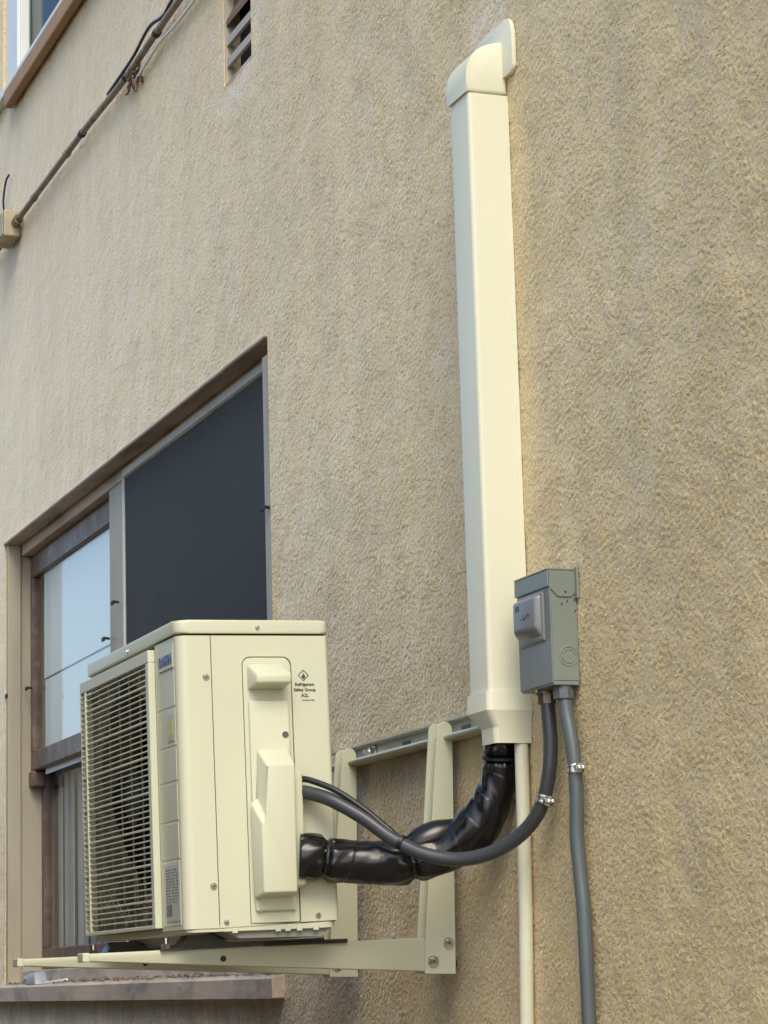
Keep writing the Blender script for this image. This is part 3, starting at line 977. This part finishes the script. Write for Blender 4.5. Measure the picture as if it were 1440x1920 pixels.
    rb = [b.verts.new((cx + (x - cx) * .96, 0.085, cz + (z - cz) * .96)) for x, z in circ]
    for i in range(n):
        b.faces.new((ra[i], ra[(i + 1) % n], rb[(i + 1) % n], rb[i]))
    bmesh.ops.solidify(b, geom=b.faces[:], thickness=0.002)
    obj('bell_mouth', b, 'shaded_shroud', sh, auto=50)
    b = bmesh.new()
    add_cyl(b, (cx, 0.02, cz), (cx, 0.10, cz), 0.055, n=24)
    fan = P('fan_hub', b, 'fan_black')
    for k in range(3):
        b = bmesh.new()
        rows = []
        for j in range(8):
            rr_ = 0.05 + (0.208 - 0.05) * j / 7
            row = []
            for i in range(7):
                a = R(120 * k + 20 + (i / 6) * (88 - j * 2) + j * 5)
                row.append(b.verts.new((cx + rr_ * math.cos(a), 0.03 + 0.06 * i / 6, cz + rr_ * math.sin(a))))
            rows.append(row)
        for j in range(7):
            for i in range(6):
                b.faces.new((rows[j][i], rows[j][i + 1], rows[j + 1][i + 1], rows[j + 1][i]))
        bmesh.ops.solidify(b, geom=b.faces[:], thickness=0.003)
        obj('fan_blade', b, 'fan_black', fan, auto=50)
    # proud fan grille
    gx0, gx1, gy = -0.668, -0.1485, -0.0135
    gz0, gz1 = 0.0095, 0.5155
    b = bmesh.new()
    add_box(b, gx0, gx1, gy, 0.0008, 0.4925, gz1, 0.0015, 1)            # top band
    add_box(b, gx1 - 0.020, gx1, gy, 0.0008, gz0, 0.4925, 0.0015, 1)    # right band
    add_box(b, gx0, gx1 - 0.020, gy, 0.0008, gz0, 0.0165, 0.001, 1)     # bottom band
    add_box(b, gx0 - 0.004, gx0 + 0.003, gy + 0.001, 0.012, gz0, 0.4925, 0.001, 1)
    gr = P('fan_grille', b, 'ac_plastic')
    hb = box(gx0 + 0.003, gx1 - 0.0205, gy + 0.0005, gy + 0.0032, -0.0014, 0.0014, bev=0.0006, seg=1)
    me = bpy.data.meshes.new('grille_bar'); hb.to_mesh(me); hb.free(); me.materials.append(MATS['ac_plastic'])
    hb = box(gx0 + 0.003, gx1 - 0.0205, gy + 0.0002, gy + 0.0055, -0.0021, 0.0021, bev=0.0008, seg=1)
    me2 = bpy.data.meshes.new('grille_bar'); hb.to_mesh(me2); hb.free(); me2.materials.append(MATS['ac_plastic'])
    nb = 43
    for i in range(nb):
        z = 0.0275 + (0.4845 - 0.0275) * i / (nb - 1)
        o = bpy.data.objects.new('grille_bar', me2 if i % 6 == 3 else me)
        COL.objects.link(o)
        o.parent = gr
        o.location = (0, 0, z)
    vb = box(-0.0009, 0.0009, gy + 0.0055, gy + 0.0085, 0.0165, 0.4925)
    me = bpy.data.meshes.new('grille_rib'); vb.to_mesh(me); vb.free(); me.materials.append(MATS['shaded_shroud'])
    for x in (-0.540, -0.465, -0.385, -0.310, -0.235):
        o = bpy.data.objects.new('grille_rib', me)
        COL.objects.link(o); o.parent = gr; o.location = (x, 0, 0)
    obj('grille_rib', box(-0.6275, -0.6215, gy - 0.0012, gy + 0.006, 0.0165, 0.4925, bev=0.001, seg=1), 'ac_plastic', gr)
    # screws
    screw('screw', (0, 0.052, 0.448), (1, 0, 0), 0.0064, t, 0.0036)
    screw('screw', (0, 0.053, 0.077), (1, 0, 0), 0.0064, t, 0.0036)
    screw('screw', (0.0025, 0.151, 0.5365), (1, 0, 0), 0.0045, t, 0.0032)
    screw('screw', (0, 0.075, 0.013), (1, 0, 0), 0.0052, t, 0.003)
    screw('screw', (0, 0.246, 0.019), (1, 0, 0), 0.0056, t, 0.003)
    screw('screw', (-0.328, -0.0025, 0.5365), (0, -1, 0), 0.005, t, 0.004, cross=False)
    # hemmed lower edge of the side panel
    P('bottom_hem', box(-0.006, -0.0015, 0.070, 0.262, -0.003, 0.006, bev=0.001, seg=1), 'ac_paint')
    for yy in (0.085, 0.165, 0.183, 0.205, 0.236):
        P('hem_tab', box(-0.0012, 0.0008, yy, yy + 0.010, -0.006, 0.003, bev=0.0005, seg=1), 'ac_paint')
    # badge with blue lettering
    bd = P('badge', box(-0.118, -0.020, -0.0035, -0.0016, 0.468, 0.500, bev=0.001, seg=1), 'ac_paint')
    mw = Matrix.Translation((-0.068, -0.0042, 0.484)) @ Matrix.Rotation(R(90), 4, 'X') @ Matrix.Diagonal((1.0, 1.0, 1, 1))
    text_obj('lettering', 'DAIKIN', 0.024, 'badge_blue', bd, mw, 0.0005, 0.0007)
    # stickers
    st = P('warning_sticker', box(-0.075, -0.030, -0.0021, -0.00165, 0.338, 0.386), 'sticker_grey')
    obj('yellow_field', box(-0.066, -0.036, -0.0025, -0.0022, 0.341, 0.374), 'sticker_yellow', st)
    rs = P('rating_sticker', box(-0.115, -0.026, -0.0021, -0.00165, 0.020, 0.119), 'sticker_grey')
    b = bmesh.new()
    rnd = random.Random(2)
    add_box(b, -0.111, -0.074, -0.0025, -0.0022, 0.029, 0.050)
    z = 0.112
    while z > 0.054:
        x = -0.111
        add_box(b, x, -0.098, -0.0025, -0.0022, z - 0.0022, z)
        x = -0.094
        while x < -0.032:
            w_ = rnd.uniform(0.006, 0.018)
            add_box(b, x, min(x + w_, -0.030), -0.0025, -0.0022, z - 0.002, z)
            x += w_ + rnd.uniform(0.003, 0.012)
        z -= 0.0052
    obj('small_print', b, 'sticker_ink', rs)
    # flammable-refrigerant mark
    def side_mat(y, z):
        return Matrix.Translation((0.0004, y, z)) @ Matrix.Rotation(R(90), 4, 'Z') @ Matrix.Rotation(R(90), 4, 'X')
    b = bmesh.new()
    dm = lambda r_: [(0.236, 0.450 - r_), (0.236 + r_, 0.450), (0.236, 0.450 + r_), (0.236 - r_, 0.450)]
    add_plate_hole(b, dm(0.0105), [dm(0.0086)], 'x', 0.0001, 0.0005)
    add_prism(b, [(0.236 + a * 0.0042, 0.4495 + c * 0.0052) for a, c in [(-.5, -1), (.5, -1), (.9, -.3), (.7, .2), (.35, .0), (.1, 1), (-.35, .35), (-.5, .0), (-.9, -.2)]], 'x', 0.0001, 0.0005)
    pm = P('printed_mark', b, 'print_ink')
    text_obj('lettering', 'Refrigerant', 0.0082, 'print_ink', pm, side_mat(0.2375, 0.4335), 0.0002, 0.00022)
    text_obj('lettering', 'Safety Group', 0.0078, 'print_ink', pm, side_mat(0.2375, 0.4237), 0.0002, 0.00022)
    text_obj('lettering', 'A2L', 0.0088, 'print_ink', pm, side_mat(0.2375, 0.4135), 0.0002, 0.00022)
    b = bmesh.new()
    yy = 0.232
    for wd in (0.002, 0.0012, 0.003, 0.0025, 0.0012, 0.0016, 0.003, 0.0012):
        add_box(b, 0.0001, 0.0005, yy, yy + wd, 0.4038, 0.4060); yy += wd + 0.0011
    obj('small_print', b, 'print_ink', pm)
    # feet: pressed steel straps on the arms, with nuts and rubber pads
    for xn in (-0.09, -0.62):
        prof = [(-0.022, -0.0275), (0.012, -0.0275), (0.030, -0.0045), (0.072, -0.0045), (0.104, -0.020), (0.285, -0.019)]
        th_ = 0.003
        poly = prof + [(0.285, -0.0275), (-0.022, -0.0305)]
        f = P('foot', prism(poly, 'x', xn - 0.045, xn + 0.006), 'foot_steel')
        b = bmesh.new()
        add_cyl(b, (xn - 0.02, -0.006, -0.0275), (xn - 0.02, -0.006, -0.018), 0.0095, n=6)
        add_cyl(b, (xn - 0.02, -0.006, -0.018), (xn - 0.02, -0.006, -0.008), 0.005, n=10)
        obj('nut', b, 'zinc', f)
        obj('rubber_pad', box(xn - 0.046, xn + 0.007, 0.17, 0.330, -0.030, -0.0225, bev=0.001, seg=1), 'rubber', f)
build_ac()

# ------------------------------------------------------------------ line-set cover
def build_duct():
    t = empty('line_cover', (0.18, 0, 0.312))
    tag(t, 'tall cream plastic pipe cover rising up the wall beside the unit', 'pipe cover')
    inv = Matrix.Translation((-0.18, 0, -0.312))
    def P(name, bm, m='duct_plastic', **k):
        o = obj(name, bm, m, t, **k); o.matrix_parent_inverse = inv
        return o
    x0, x1, d = 0.1335, 0.2245, -0.079
    b = bmesh.new()
    prof = rrect(x0, x1, d, 0.0, (0.008, 0.008, 0, 0), 6)
    add_prism(b, prof, 'z', 0.4045, 1.515)
    P('channel', b, auto=40)
    P('base_plate', box(x0 - 0.0012, x1 + 0.0016, -0.0085, 0.001, 0.4045, 1.515, bev=0.0008, seg=1))
    # elbow into the wall
    b = bmesh.new()
    side = [(0.0, 1.516), (-0.0835, 1.516), (-0.0835, 1.540)]
    for a in range(0, 91, 10):
        side.append((-0.012 - 0.0715 * math.cos(R(a)), 1.545 + 0.073 * math.sin(R(a))))
    side.append((0.0, 1.6185))
    add_prism(b, side, 'x', x0 - 0.0035, x1 + 0.0035, bev=0.0075, seg=4)
    P('elbow', b, auto=50)
    b = bmesh.new()
    add_prism(b, rrect(0.094, 0.274, 1.548, 1.657, (0.022, 0.012, 0.03, 0.03), 6), 'y', -0.0095, -0.001, bev=0.003)
    P('wall_flange', b, auto=40)
    # tapered end piece
    b = bmesh.new()
    secs = [(0.404, x0 - 0.005, x1 + 0.006, -0.0845), (0.370, x0 - 0.005, x1 + 0.0095, -0.0865), (0.340, 0.158, 0.2265, -0.0715), (0.3125, 0.156, 0.2240, -0.0700)]
    rings = []
    for z, a, c, dd in secs:
        rings.append([b.verts.new((x, y, z)) for x, y in rrect(a, c, dd, -0.0005, (0.011, 0.011, 0, 0), 6)])
    n = len(rings[0])
    for ra, rb in zip(rings, rings[1:]):
        for i in range(n):
            b.faces.new((ra[i], ra[(i + 1) % n], rb[(i + 1) % n], rb[i]))
    inn = []
    for z, a, c, dd in [(0.3125, 0.1580, 0.2225, -0.0680), (0.345, 0.1580, 0.2225, -0.0680)]:
        inn.append([b.verts.new((x, y, z)) for x, y in rrect(a, c, dd, -0.002, (0.009, 0.009, 0, 0), 6)])
    for ra, rb in ((rings[-1], inn[0]), (inn[0], inn[1])):
        for i in range(n):
            b.faces.new((ra[i], ra[(i + 1) % n], rb[(i + 1) % n], rb[i]))
    b.faces.new(inn[1]); b.faces.new(rings[0][::-1])
    P('end_piece', b, auto=14)
build_duct()

# ------------------------------------------------------------------ pipes and cables
def noise1(seed, n=64):
    r = random.Random(seed)
    v = [r.uniform(-1, 1) for _ in range(n)]
    def f(x):
        x = x % n
        i = int(x); t = x - i; t = t * t * (3 - 2 * t)
        return v[i % n] * (1 - t) + v[(i + 1) % n] * t
    return f

def build_lineset():
    t = empty('line_set', (0.03, -0.37, 0.12))
    tag(t, 'thick black taped refrigerant line bundle curving up into the cream cover', 'pipe bundle')
    inv = Matrix.Translation((-0.03, 0.37, -0.12))
    def P(name, bm, m, **k):
        o = obj(name, bm, m, t, **k); o.matrix_parent_inverse = inv
        return o
    pts = [(0.026, -0.372, 0.128), (0.030, -0.355, 0.127), (0.035, -0.324, 0.122), (0.045, -0.279, 0.117), (0.060, -0.224, 0.114), (0.075, -0.173, 0.117),
           (0.095, -0.116, 0.133), (0.116, -0.076, 0.161), (0.133, -0.053, 0.198), (0.147, -0.038, 0.236), (0.157, -0.034, 0.273), (0.163, -0.034, 0.302), (0.170, -0.036, 0.37)]
    na, nb_, nc = noise1(1), noise1(5), noise1(9)
    ties = (0.085, 0.37, 0.855)
    def rad(s, a):
        r = 0.039
        r *= 1 + 0.05 * math.sin(s * 21 + 1.0)
        if s > 0.62: r *= 1 - min(1, (s - 0.62) / 0.28) * 0.26
        for tt in ties:
            r *= 1 - 0.20 * math.exp(-((s - tt) / 0.013) ** 2)
        for tt in ties:
            r += 0.0022 * math.exp(-((s - tt) / 0.045) ** 2) * math.sin(9 * a + tt * 40 + s * 8)
        r += 0.0008 * (((s * 11 + a / (2 * math.pi)) % 1.0) - 0.5)
        # creases that fan out from the ties, and lengthwise folds
        r += 0.0022 * na(a * 1.6 + 3 * math.sin(s * 9)) + 0.0011 * nb_(a * 2.4 + s * 12) + 0.0007 * nc(s * 36 + math.sin(a) * 3)
        return r
    P('wrap', tube(spline(pts, 22), rad, n=72), 'tape', smooth=True)
    sp = spline(pts, 14)
    L = [0.0]
    for i in range(1, len(sp)): L.append(L[-1] + (sp[i] - sp[i - 1]).length)
    for tt in ties:
        i = min(range(len(L)), key=lambda q: abs(L[q] / L[-1] - tt))
        d = (sp[i + 1] - sp[i - 1]).normalized()
        P('zip_tie', tube([sp[i] - d * 0.0022, sp[i] + d * 0.0022], 0.0335, n=36), 'cable_black')
        P('zip_tie_head', (lambda b: (add_cyl(b, sp[i] + Vector((0.034, -0.012, 0.012)) - d * .004, sp[i] + Vector((0.034, -0.012, 0.012)) + d * .004, 0.0042, n=6), b)[1])(bmesh.new()), 'cable_black')
    # second insulated pipe looping behind, bulging out over the bend
    p2 = [(0.075, -0.185, 0.128), (0.082, -0.165, 0.143), (0.090, -0.135, 0.157), (0.100, -0.105, 0.168), (0.115, -0.078, 0.185)]
    P('bulge', tube(spline(p2, 8), lambda s, a: 0.027 * (0.55 + 0.55 * math.sin(math.pi * min(1, s + .12))), n=24), 'tape', smooth=True)
build_lineset()

def simple_tube(name, pts, r, m, label, cat, group=None, sub=14, n=24):
    o = obj(name, tube(spline(pts, sub), r, n=n), m, smooth=True)
    return tag(o, label, cat, group)

WHIP = [(0.012, -0.385, 0.243), (0.016, -0.366, 0.2425), (0.030, -0.350, 0.239), (0.060, -0.320, 0.224), (0.095, -0.275, 0.191), (0.130, -0.234, 0.152),
        (0.165, -0.193, 0.124), (0.200, -0.147, 0.111), (0.235, -0.112, 0.114), (0.270, -0.081, 0.128), (0.305, -0.055, 0.154), (0.335, -0.038, 0.190),
        (0.352, -0.029, 0.239), (0.358, -0.025, 0.293), (0.357, -0.026, 0.344), (0.352, -0.026, 0.386)]
simple_tube('flexible_conduit', WHIP, 0.0125, 'whip', 'dark grey flexible conduit sweeping from the unit up to the disconnect box', 'conduit')
THIN = [(0.010, -0.385, 0.266), (0.014, -0.368, 0.266), (0.032, -0.350, 0.262), (0.065, -0.313, 0.241), (0.095, -0.275, 0.208), (0.120, -0.245, 0.176),
        (0.138, -0.221, 0.150), (0.150, -0.189, 0.128), (0.158, -0.160, 0.108)]
simple_tube('control_cable', THIN, 0.0058, 'cable_black', 'thin black control cable leaving the unit above the grey conduit', 'cable', n=10)
GREY = [(0.421, -0.026, 0.400), (0.422, -0.025, 0.378), (0.427, -0.024, 0.341), (0.438, -0.022, 0.294), (0.444, -0.021, 0.249), (0.445, -0.021, 0.195), (0.443, -0.022, 0.133),
        (0.448, -0.021, 0.071), (0.455, -0.021, 0.018), (0.459, -0.022, -0.052), (0.460, -0.022, -0.121), (0.460, -0.022, -0.182), (0.461, -0.022, -0.25), (0.462, -0.022, -0.4), (0.462, -0.022, -0.7), (0.46, -0.022, GZ + 0.004)]
simple_tube('grey_conduit', GREY, 0.0122, 'grey_pvc', 'blue-grey conduit dropping down the wall from the disconnect box', 'conduit')
simple_tube('drain_pipe', [(0.2095, -0.0145, 0.345), (0.2100, -0.0145, 0.300), (0.2085, -0.0145, 0.212), (0.2060, -0.0145, 0.110), (0.1995, -0.0145, -0.028), (0.1910, -0.0150, -0.170), (0.1880, -0.0150, -0.26), (0.185, -0.0150, -0.5), (0.185, -0.015, GZ + 0.004)], 0.0125, 'pipe_cream',
            'straight cream drain pipe running down the wall below the pipe cover', 'pipe')
# black tie binding conduit and bundle
o = obj('cable_tie', tube([(0.1415, -0.2245, 0.1455), (0.1455, -0.2195, 0.1425)], 0.0136, n=24), 'cable_black')
tag(o, 'narrow black tie around the grey conduit where it crosses the bundle', 'cable tie')

def strap(center, axis, r, tab, label):
    """one-hole pipe strap: band around the conduit plus a bolted ear"""
    c, ax, tb = Vector(center), Vector(axis).normalized(), Vector(tab)
    t = empty('pipe_strap', (c.x, 0, c.z))
    tag(t, label, 'pipe strap', 'zinc straps on the conduits')
    inv = Matrix.Translation((-c.x, 0, -c.z))
    def P(name, bm, m, **k):
        o = obj(name, bm, m, t, **k); o.matrix_parent_inverse = inv
        return o
    b = bmesh.new()
    for q in (-0.0048, 0.0048):
        add_cyl(b, c + ax * (q - 0.0028), c + ax * (q + 0.0028), r, n=24, bev=0.0006)
    add_cyl(b, c - ax * 0.0030, c + ax * 0.0030, r * 0.975, n=24)
    P('band', b, 'zinc', auto=40)
    tdir = (tb - tb.dot(ax) * ax).normalized()
    out = ax.cross(tdir)
    e = bmesh.new()
    p = c + tdir * (r * 0.9)
    q = c + tdir * (r + 0.015)
    w = ax * 0.0075
    k = Vector((0, -0.0012, 0))
    for dy in (-0.004, 0.003):
        off = Vector((0, dy, 0))
        add_hex(e, [p - w + off, p + w + off, p + w + off + k, p - w + off + k], [q - w + off, q + w + off, q + w + off + k, q - w + off + k])
    P('ear', e, 'zinc')
    m = c + tdir * (r + 0.008)
    b = bmesh.new()
    add_cyl(b, m + Vector((0, 0.006, 0)), m - Vector((0, 0.0115, 0)), 0.0055, n=6)
    P('bolt', b, 'zinc')
strap((0.342, -0.0345, 0.2055), (0.25, 0.14, 0.9), 0.0142, (1, 0.12, -0.3), 'zinc strap on the dark curved conduit, its bolt to the right')
strap((0.4443, -0.0212, 0.2475), (0.02, 0, -1), 0.0140, (1, 0.05, 0), 'zinc strap on the straight blue-grey conduit, higher of the two straps')

# ------------------------------------------------------------------ disconnect box
def build_box():
    t = empty('disconnect_box', (0.37, 0, 0.394))
    tag(t, 'grey metal electrical disconnect box on the wall right of the pipe cover', 'electrical box')
    inv = Matrix.Translation((-0.37, 0, -0.394))
    def P(name, bm, m='box_paint', parent=t, **k):
        o = obj(name, bm, m, parent, **k)
        if parent is t: o.matrix_parent_inverse = inv
        return o
    x0, x1, d, z0, z1 = 0.303, 0.440, -0.050, 0.394, 0.588
    P('back_box', box(x0 + 0.003, x1 - 0.0015, d, -0.002, z0 + 0.003, z1 - 0.002, bev=0.0015), 'box_paint')
    P('back_plate', box(x0 - 0.006, x1 + 0.010, -0.006, -0.0015, z1 - 0.05, z1 + 0.004, bev=0.001), 'box_paint')
    # front cover with folded lip
    P('front_cover', box(x0, x1, d - 0.0035, d - 0.0005, z0 - 0.001, z1 - 0.026, bev=0.0012), 'box_shaded_front')
    # rain hood: top cap that wraps over the front and the side
    h = bmesh.new()
    add_box(h, x0 - 0.003, x1 + 0.0015, d - 0.007, -0.001, z1 - 0.0015, z1 + 0.002, 0.001, 1)
    add_box(h, x0 - 0.003, x1 + 0.0012, d - 0.0068, d - 0.0038, z1 - 0.030, z1 - 0.0018, 0.001, 1)
    hood = P('rain_hood', h, 'box_paint')
    flap = [(-0.0535, z1 - 0.002), (-0.0535, 0.556), (-0.037, 0.541), (-0.013, 0.541), (-0.002, 0.552), (-0.002, z1 - 0.002)]
    P('side_flap', prism(flap, 'x', x1 - 0.0012, x1 + 0.0012, bev=0.0005, seg=1), 'box_paint')
    b = bmesh.new(); add_cyl(b, (x1 + 0.0012, -0.024, 0.549), (x1 + 0.0016, -0.024, 0.549), 0.0020, n=12)
    P('hole', b, 'dark_core')
    for (y, z) in ((-0.031, 0.528), (-0.021, 0.533), (-0.008, 0.535), (-0.007, 0.516)):
        b = bmesh.new(); add_cyl(b, (x1 - 0.0016, y, z), (x1 - 0.0006, y, z), 0.0030, 0.0018, n=12)
        q = P('dimple', b, 'box_paint', auto=30)
        b = bmesh.new(); add_cyl(b, (x1 - 0.0012, y + 0.0006, z + 0.001), (x1 - 0.00045, y + 0.0006, z + 0.001), 0.0017, n=10)
        obj('pit', b, 'dark_core', q)
    # concentric knock-out
    for r_ in (0.0165, 0.0115):
        ring = [Vector((x1 - 0.0014, -0.0215 + r_ * math.cos(R(a)), 0.4395 + r_ * math.sin(R(a)))) for a in range(12, 340, 8)]
        P('knockout', tube(ring, 0.0012, n=8), 'box_paint', smooth=True)
    # pull-out handle bulging from the cover
    b = bmesh.new()
    lo = [(0.316, d - 0.003, 0.470), (0.414, d - 0.003, 0.470), (0.414, d - 0.003, 0.551), (0.316, d - 0.003, 0.551)]
    hi = [(0.318, d - 0.020, 0.492), (0.408, d - 0.020, 0.492), (0.408, d - 0.020, 0.545), (0.318, d - 0.020, 0.545)]
    add_hex(b, lo, hi, 0.0055, 4)
    pl = P('pull_handle', b, 'box_shaded_front', auto=25)
    b = bmesh.new()
    lo = [(0.314, d - 0.0030, 0.466), (0.4195, d - 0.0030, 0.466), (0.4195, d - 0.0030, 0.555), (0.314, d - 0.0030, 0.555)]
    hi = [(0.316, d - 0.0085, 0.470), (0.4175, d - 0.0085, 0.470), (0.4175, d - 0.0085, 0.553), (0.316, d - 0.0085, 0.553)]
    add_hex(b, lo, hi, 0.003, 3)
    P('handle_rim', b, 'box_shaded_front', auto=25)
    # blurred embossed marks on the handle
    b = bmesh.new()
    for (xa, xb, za, zb) in ((0.333, 0.336, 0.527, 0.537), (0.336, 0.344, 0.534, 0.537), (0.336, 0.343, 0.529, 0.5315), (0.344, 0.347, 0.528, 0.537),
                             (0.350, 0.3535, 0.511, 0.514), (0.362, 0.364, 0.510, 0.519), (0.364, 0.372, 0.510, 0.5125), (0.372, 0.374, 0.510, 0.517), (0.379, 0.381, 0.510, 0.519), (0.381, 0.388, 0.516, 0.518), (0.388, 0.390, 0.510, 0.516)):
        add_box(b, xa, xb, d - 0.0204, d - 0.0197, za, zb)
    obj('embossed_mark', b, 'print_ink', pl)
    P('drip_lip', box(x0 + 0.002, x1 - 0.0005, d - 0.0015, -0.004, z0 - 0.004, z0 + 0.0025, bev=0.001), 'box_paint')
    s = screw('cover_screw', (0.352, -0.044, z0 - 0.004), (0, 0, -1), 0.0038, t, 0.005, cross=False)
    s.matrix_parent_inverse = inv
    # conduit fittings under the box
    b = bmesh.new()
    add_cyl(b, (0.352, -0.026, z0 - 0.004), (0.352, -0.026, z0 - 0.010), 0.0195, n=20)
    add_cyl(b, (0.352, -0.026, z0 - 0.010), (0.352, -0.026, z0 - 0.027), 0.0165, n=8)
    P('black_fitting', b, 'dark_steel')
    b = bmesh.new()
    add_cyl(b, (0.421, -0.026, z0 - 0.004), (0.421, -0.026, z0 - 0.010), 0.016, n=20)
    add_cyl(b, (0.421, -0.026, z0 - 0.010), (0.421, -0.026, z0 - 0.026), 0.0185, n=8)
    P('grey_fitting', b, 'grey_pvc')
build_box()

def build_grille_twigs():
    rnd = random.Random(21)
    b = bmesh.new()
    for i in range(15):
        p = Vector((rnd.uniform(-0.60, -0.20), -0.575 + rnd.uniform(-0.004, 0.006), 0.022 + abs(rnd.gauss(0, 0.016))))
        d = Vector((rnd.uniform(-0.11, 0.11), rnd.uniform(-.003, .003), rnd.uniform(0.01, 0.07)))
        add_tube(b, spline([p, p + d * .5 + Vector((0, 0, rnd.uniform(-.01, .012))), p + d], 4), 0.0014, n=5)
    o = obj('dry_twigs', b, 'pale_twig')
    tag(o, 'pale dry twigs caught behind the lower bars of the fan grille', 'twigs')
build_grille_twigs()

# ------------------------------------------------------------------ litter on the sill
def build_litter():
    b = bmesh.new()
    add_hex(b, [(-3.79, -0.018, -0.0775), (-3.64, -0.018, -0.0775), (-3.64, 0.030, -0.073), (-3.79, 0.030, -0.073)],
            [(-3.76, -0.013, -0.040), (-3.67, -0.013, -0.034), (-3.67, 0.025, -0.034), (-3.76, 0.025, -0.040)], 0.008, 3)
    add_cyl(b, (-3.79, 0.0, -0.055), (-3.83, 0.0, -0.058), 0.012, n=12)
    o = obj('plastic_cap', b, 'cap_grey', auto=40)
    tag(o, 'small grey-blue plastic fitting lying on the left of the window sill', 'fitting')
    o = obj('paint_stick', (lambda q: (add_hex(q, [(-3.63, -0.020, -0.0755), (-3.61, -0.010, -0.0755), (-3.33, 0.015, -0.068), (-3.33, 0.003, -0.068)],
            [(-3.63, -0.020, -0.071), (-3.61, -0.010, -0.071), (-3.33, 0.015, -0.060), (-3.33, 0.003, -0.060)], 0.001, 1), q)[1])(bmesh.new()), 'shade_white')
    tag(o, 'pale flat stick lying beside the grey plastic fitting on the sill', 'stick')
    rnd = random.Random(11)
    b = bmesh.new()
    for i in range(300):
        x = rnd.uniform(-4.1, -1.25); y = rnd.uniform(-0.018, 0.06)
        z = -0.0765 + (y + 0.022) * 0.1
        L = rnd.uniform(0.006, 0.026); a = rnd.uniform(0, math.pi)
        dv = Vector((math.cos(a), math.sin(a) * .5, rnd.uniform(-.05, .35))) * L
        p = Vector((x, y, z + 0.002))
        sd_ = Vector((-dv.y, dv.x, 0)).normalized() * rnd.uniform(0.002, 0.007)
        up = Vector((0, 0, 0.0015 + rnd.uniform(0, .006)))
        add_hex(b, [p - sd_, p + dv * .5 - sd_ * 1.4 + up, p + dv, p + dv * .5 + sd_ * 1.2],
                [p - sd_ + Vector((0, 0, .0012)), p + dv * .5 - sd_ * 1.4 + up + Vector((0, 0, .0012)), p + dv + Vector((0, 0, .0012)), p + dv * .5 + sd_ * 1.2 + Vector((0, 0, .0012))])
    o = obj('leaf_litter', b, 'dry_leaf')
    tag(o, 'dry leaf bits and dust scattered along the window sill', 'litter', None, 'stuff')
build_litter()

# ------------------------------------------------------------------ neighbouring house across the alley (unseen, added for shade and reflections in the panes)
def build_neighbour(nx0, nx1, ny, nh, wins, label, paint, rise=1.0):
    cx = (nx0 + nx1) / 2
    t = empty('added_neighbour_house', (cx, ny, GZ))
    tag(t, label, 'house')
    inv = Matrix.Translation((-cx, -ny, -GZ))
    def P(name, bm, m, parent=t, **k):
        o = obj(name, bm, m, parent, **k)
        if parent is t: o.matrix_parent_inverse = inv
        return o
    P('wall', box(nx0, nx1, ny - 7, ny, GZ, nh), paint)
    P('roof', prism([(ny + 0.35, nh - 0.02), (ny + 0.35, nh + 0.10), (ny - 3.5, nh + rise), (ny - 7.35, nh + 0.10), (ny - 7.35, nh - 0.02)], 'x', nx0 - 0.3, nx1 + 0.3), 'roof_brown')
    for x in wins:
        b = bmesh.new()
        w_, z0_, z1_ = 0.55, -0.75, 0.45
        add_box(b, x - w_ - .09, x - w_, ny, ny + 0.05, z0_ - .09, z1_ + .09)
        add_box(b, x + w_, x + w_ + .09, ny, ny + 0.05, z0_ - .09, z1_ + .09)
        add_box(b, x - w_, x + w_, ny, ny + 0.05, z1_, z1_ + .09)
        add_box(b, x - w_, x + w_, ny, ny + 0.05, z0_ - .09, z0_)
        add_box(b, x - .03, x + .03, ny, ny + 0.045, z0_, z1_)
        wd = P('window', b, 'white_vinyl')
        obj('pane', box(x - w_, x + w_, ny + 0.004, ny + 0.01, z0_, z1_), 'room_curtain', wd)
def build_shade_fence():
    fx0, fx1, fy, ft = -3.2, 0.7, -1.58, 1.15
    t = empty('shade_fence', ((fx0 + fx1) / 2, fy, GZ))  # fence added out of view to keep light off the unit front
    tag(t, 'tall dark wooden board fence, unseen, added to shade the front of the unit', 'fence')
    inv = Matrix.Translation((-(fx0 + fx1) / 2, -fy, -GZ))
    rnd = random.Random(5)
    me = bpy.data.meshes.new('board')
    b = box(-0.072, 0.072, -0.009, 0.009, GZ + 0.03, ft, bev=0.002, seg=1)
    b.to_mesh(me); b.free(); me.materials.append(MATS['fence_wood'])
    x = fx0 + 0.075
    while x < fx1:
        o = bpy.data.objects.new('board', me)
        COL.objects.link(o); o.parent = t; o.matrix_parent_inverse = inv
        o.location = (x, fy + rnd.uniform(-.003, .003), rnd.uniform(-0.012, 0.0))
        x += 0.150
    for z in (-1.3, 0.55):
        o = obj('rail', box(fx0, fx1, fy - 0.055, fy - 0.014, z, z + 0.09), 'fence_wood', t); o.matrix_parent_inverse = inv
    x = fx0 + 0.1
    while x < fx1:
        o = obj('post', box(x - 0.045, x + 0.045, fy - 0.15, fy - 0.056, GZ, ft - 0.05), 'fence_wood', t); o.matrix_parent_inverse = inv
        x += 2.2
build_shade_fence()
build_neighbour(-26.0, -3.3, -2.9, 1.0, (-22.5, -19.4, -16.6, -13.8, -10.5, -6.0), 'unseen low brown house added farther along the alley for shade and reflections', 'neighbour_stucco', 0.3)
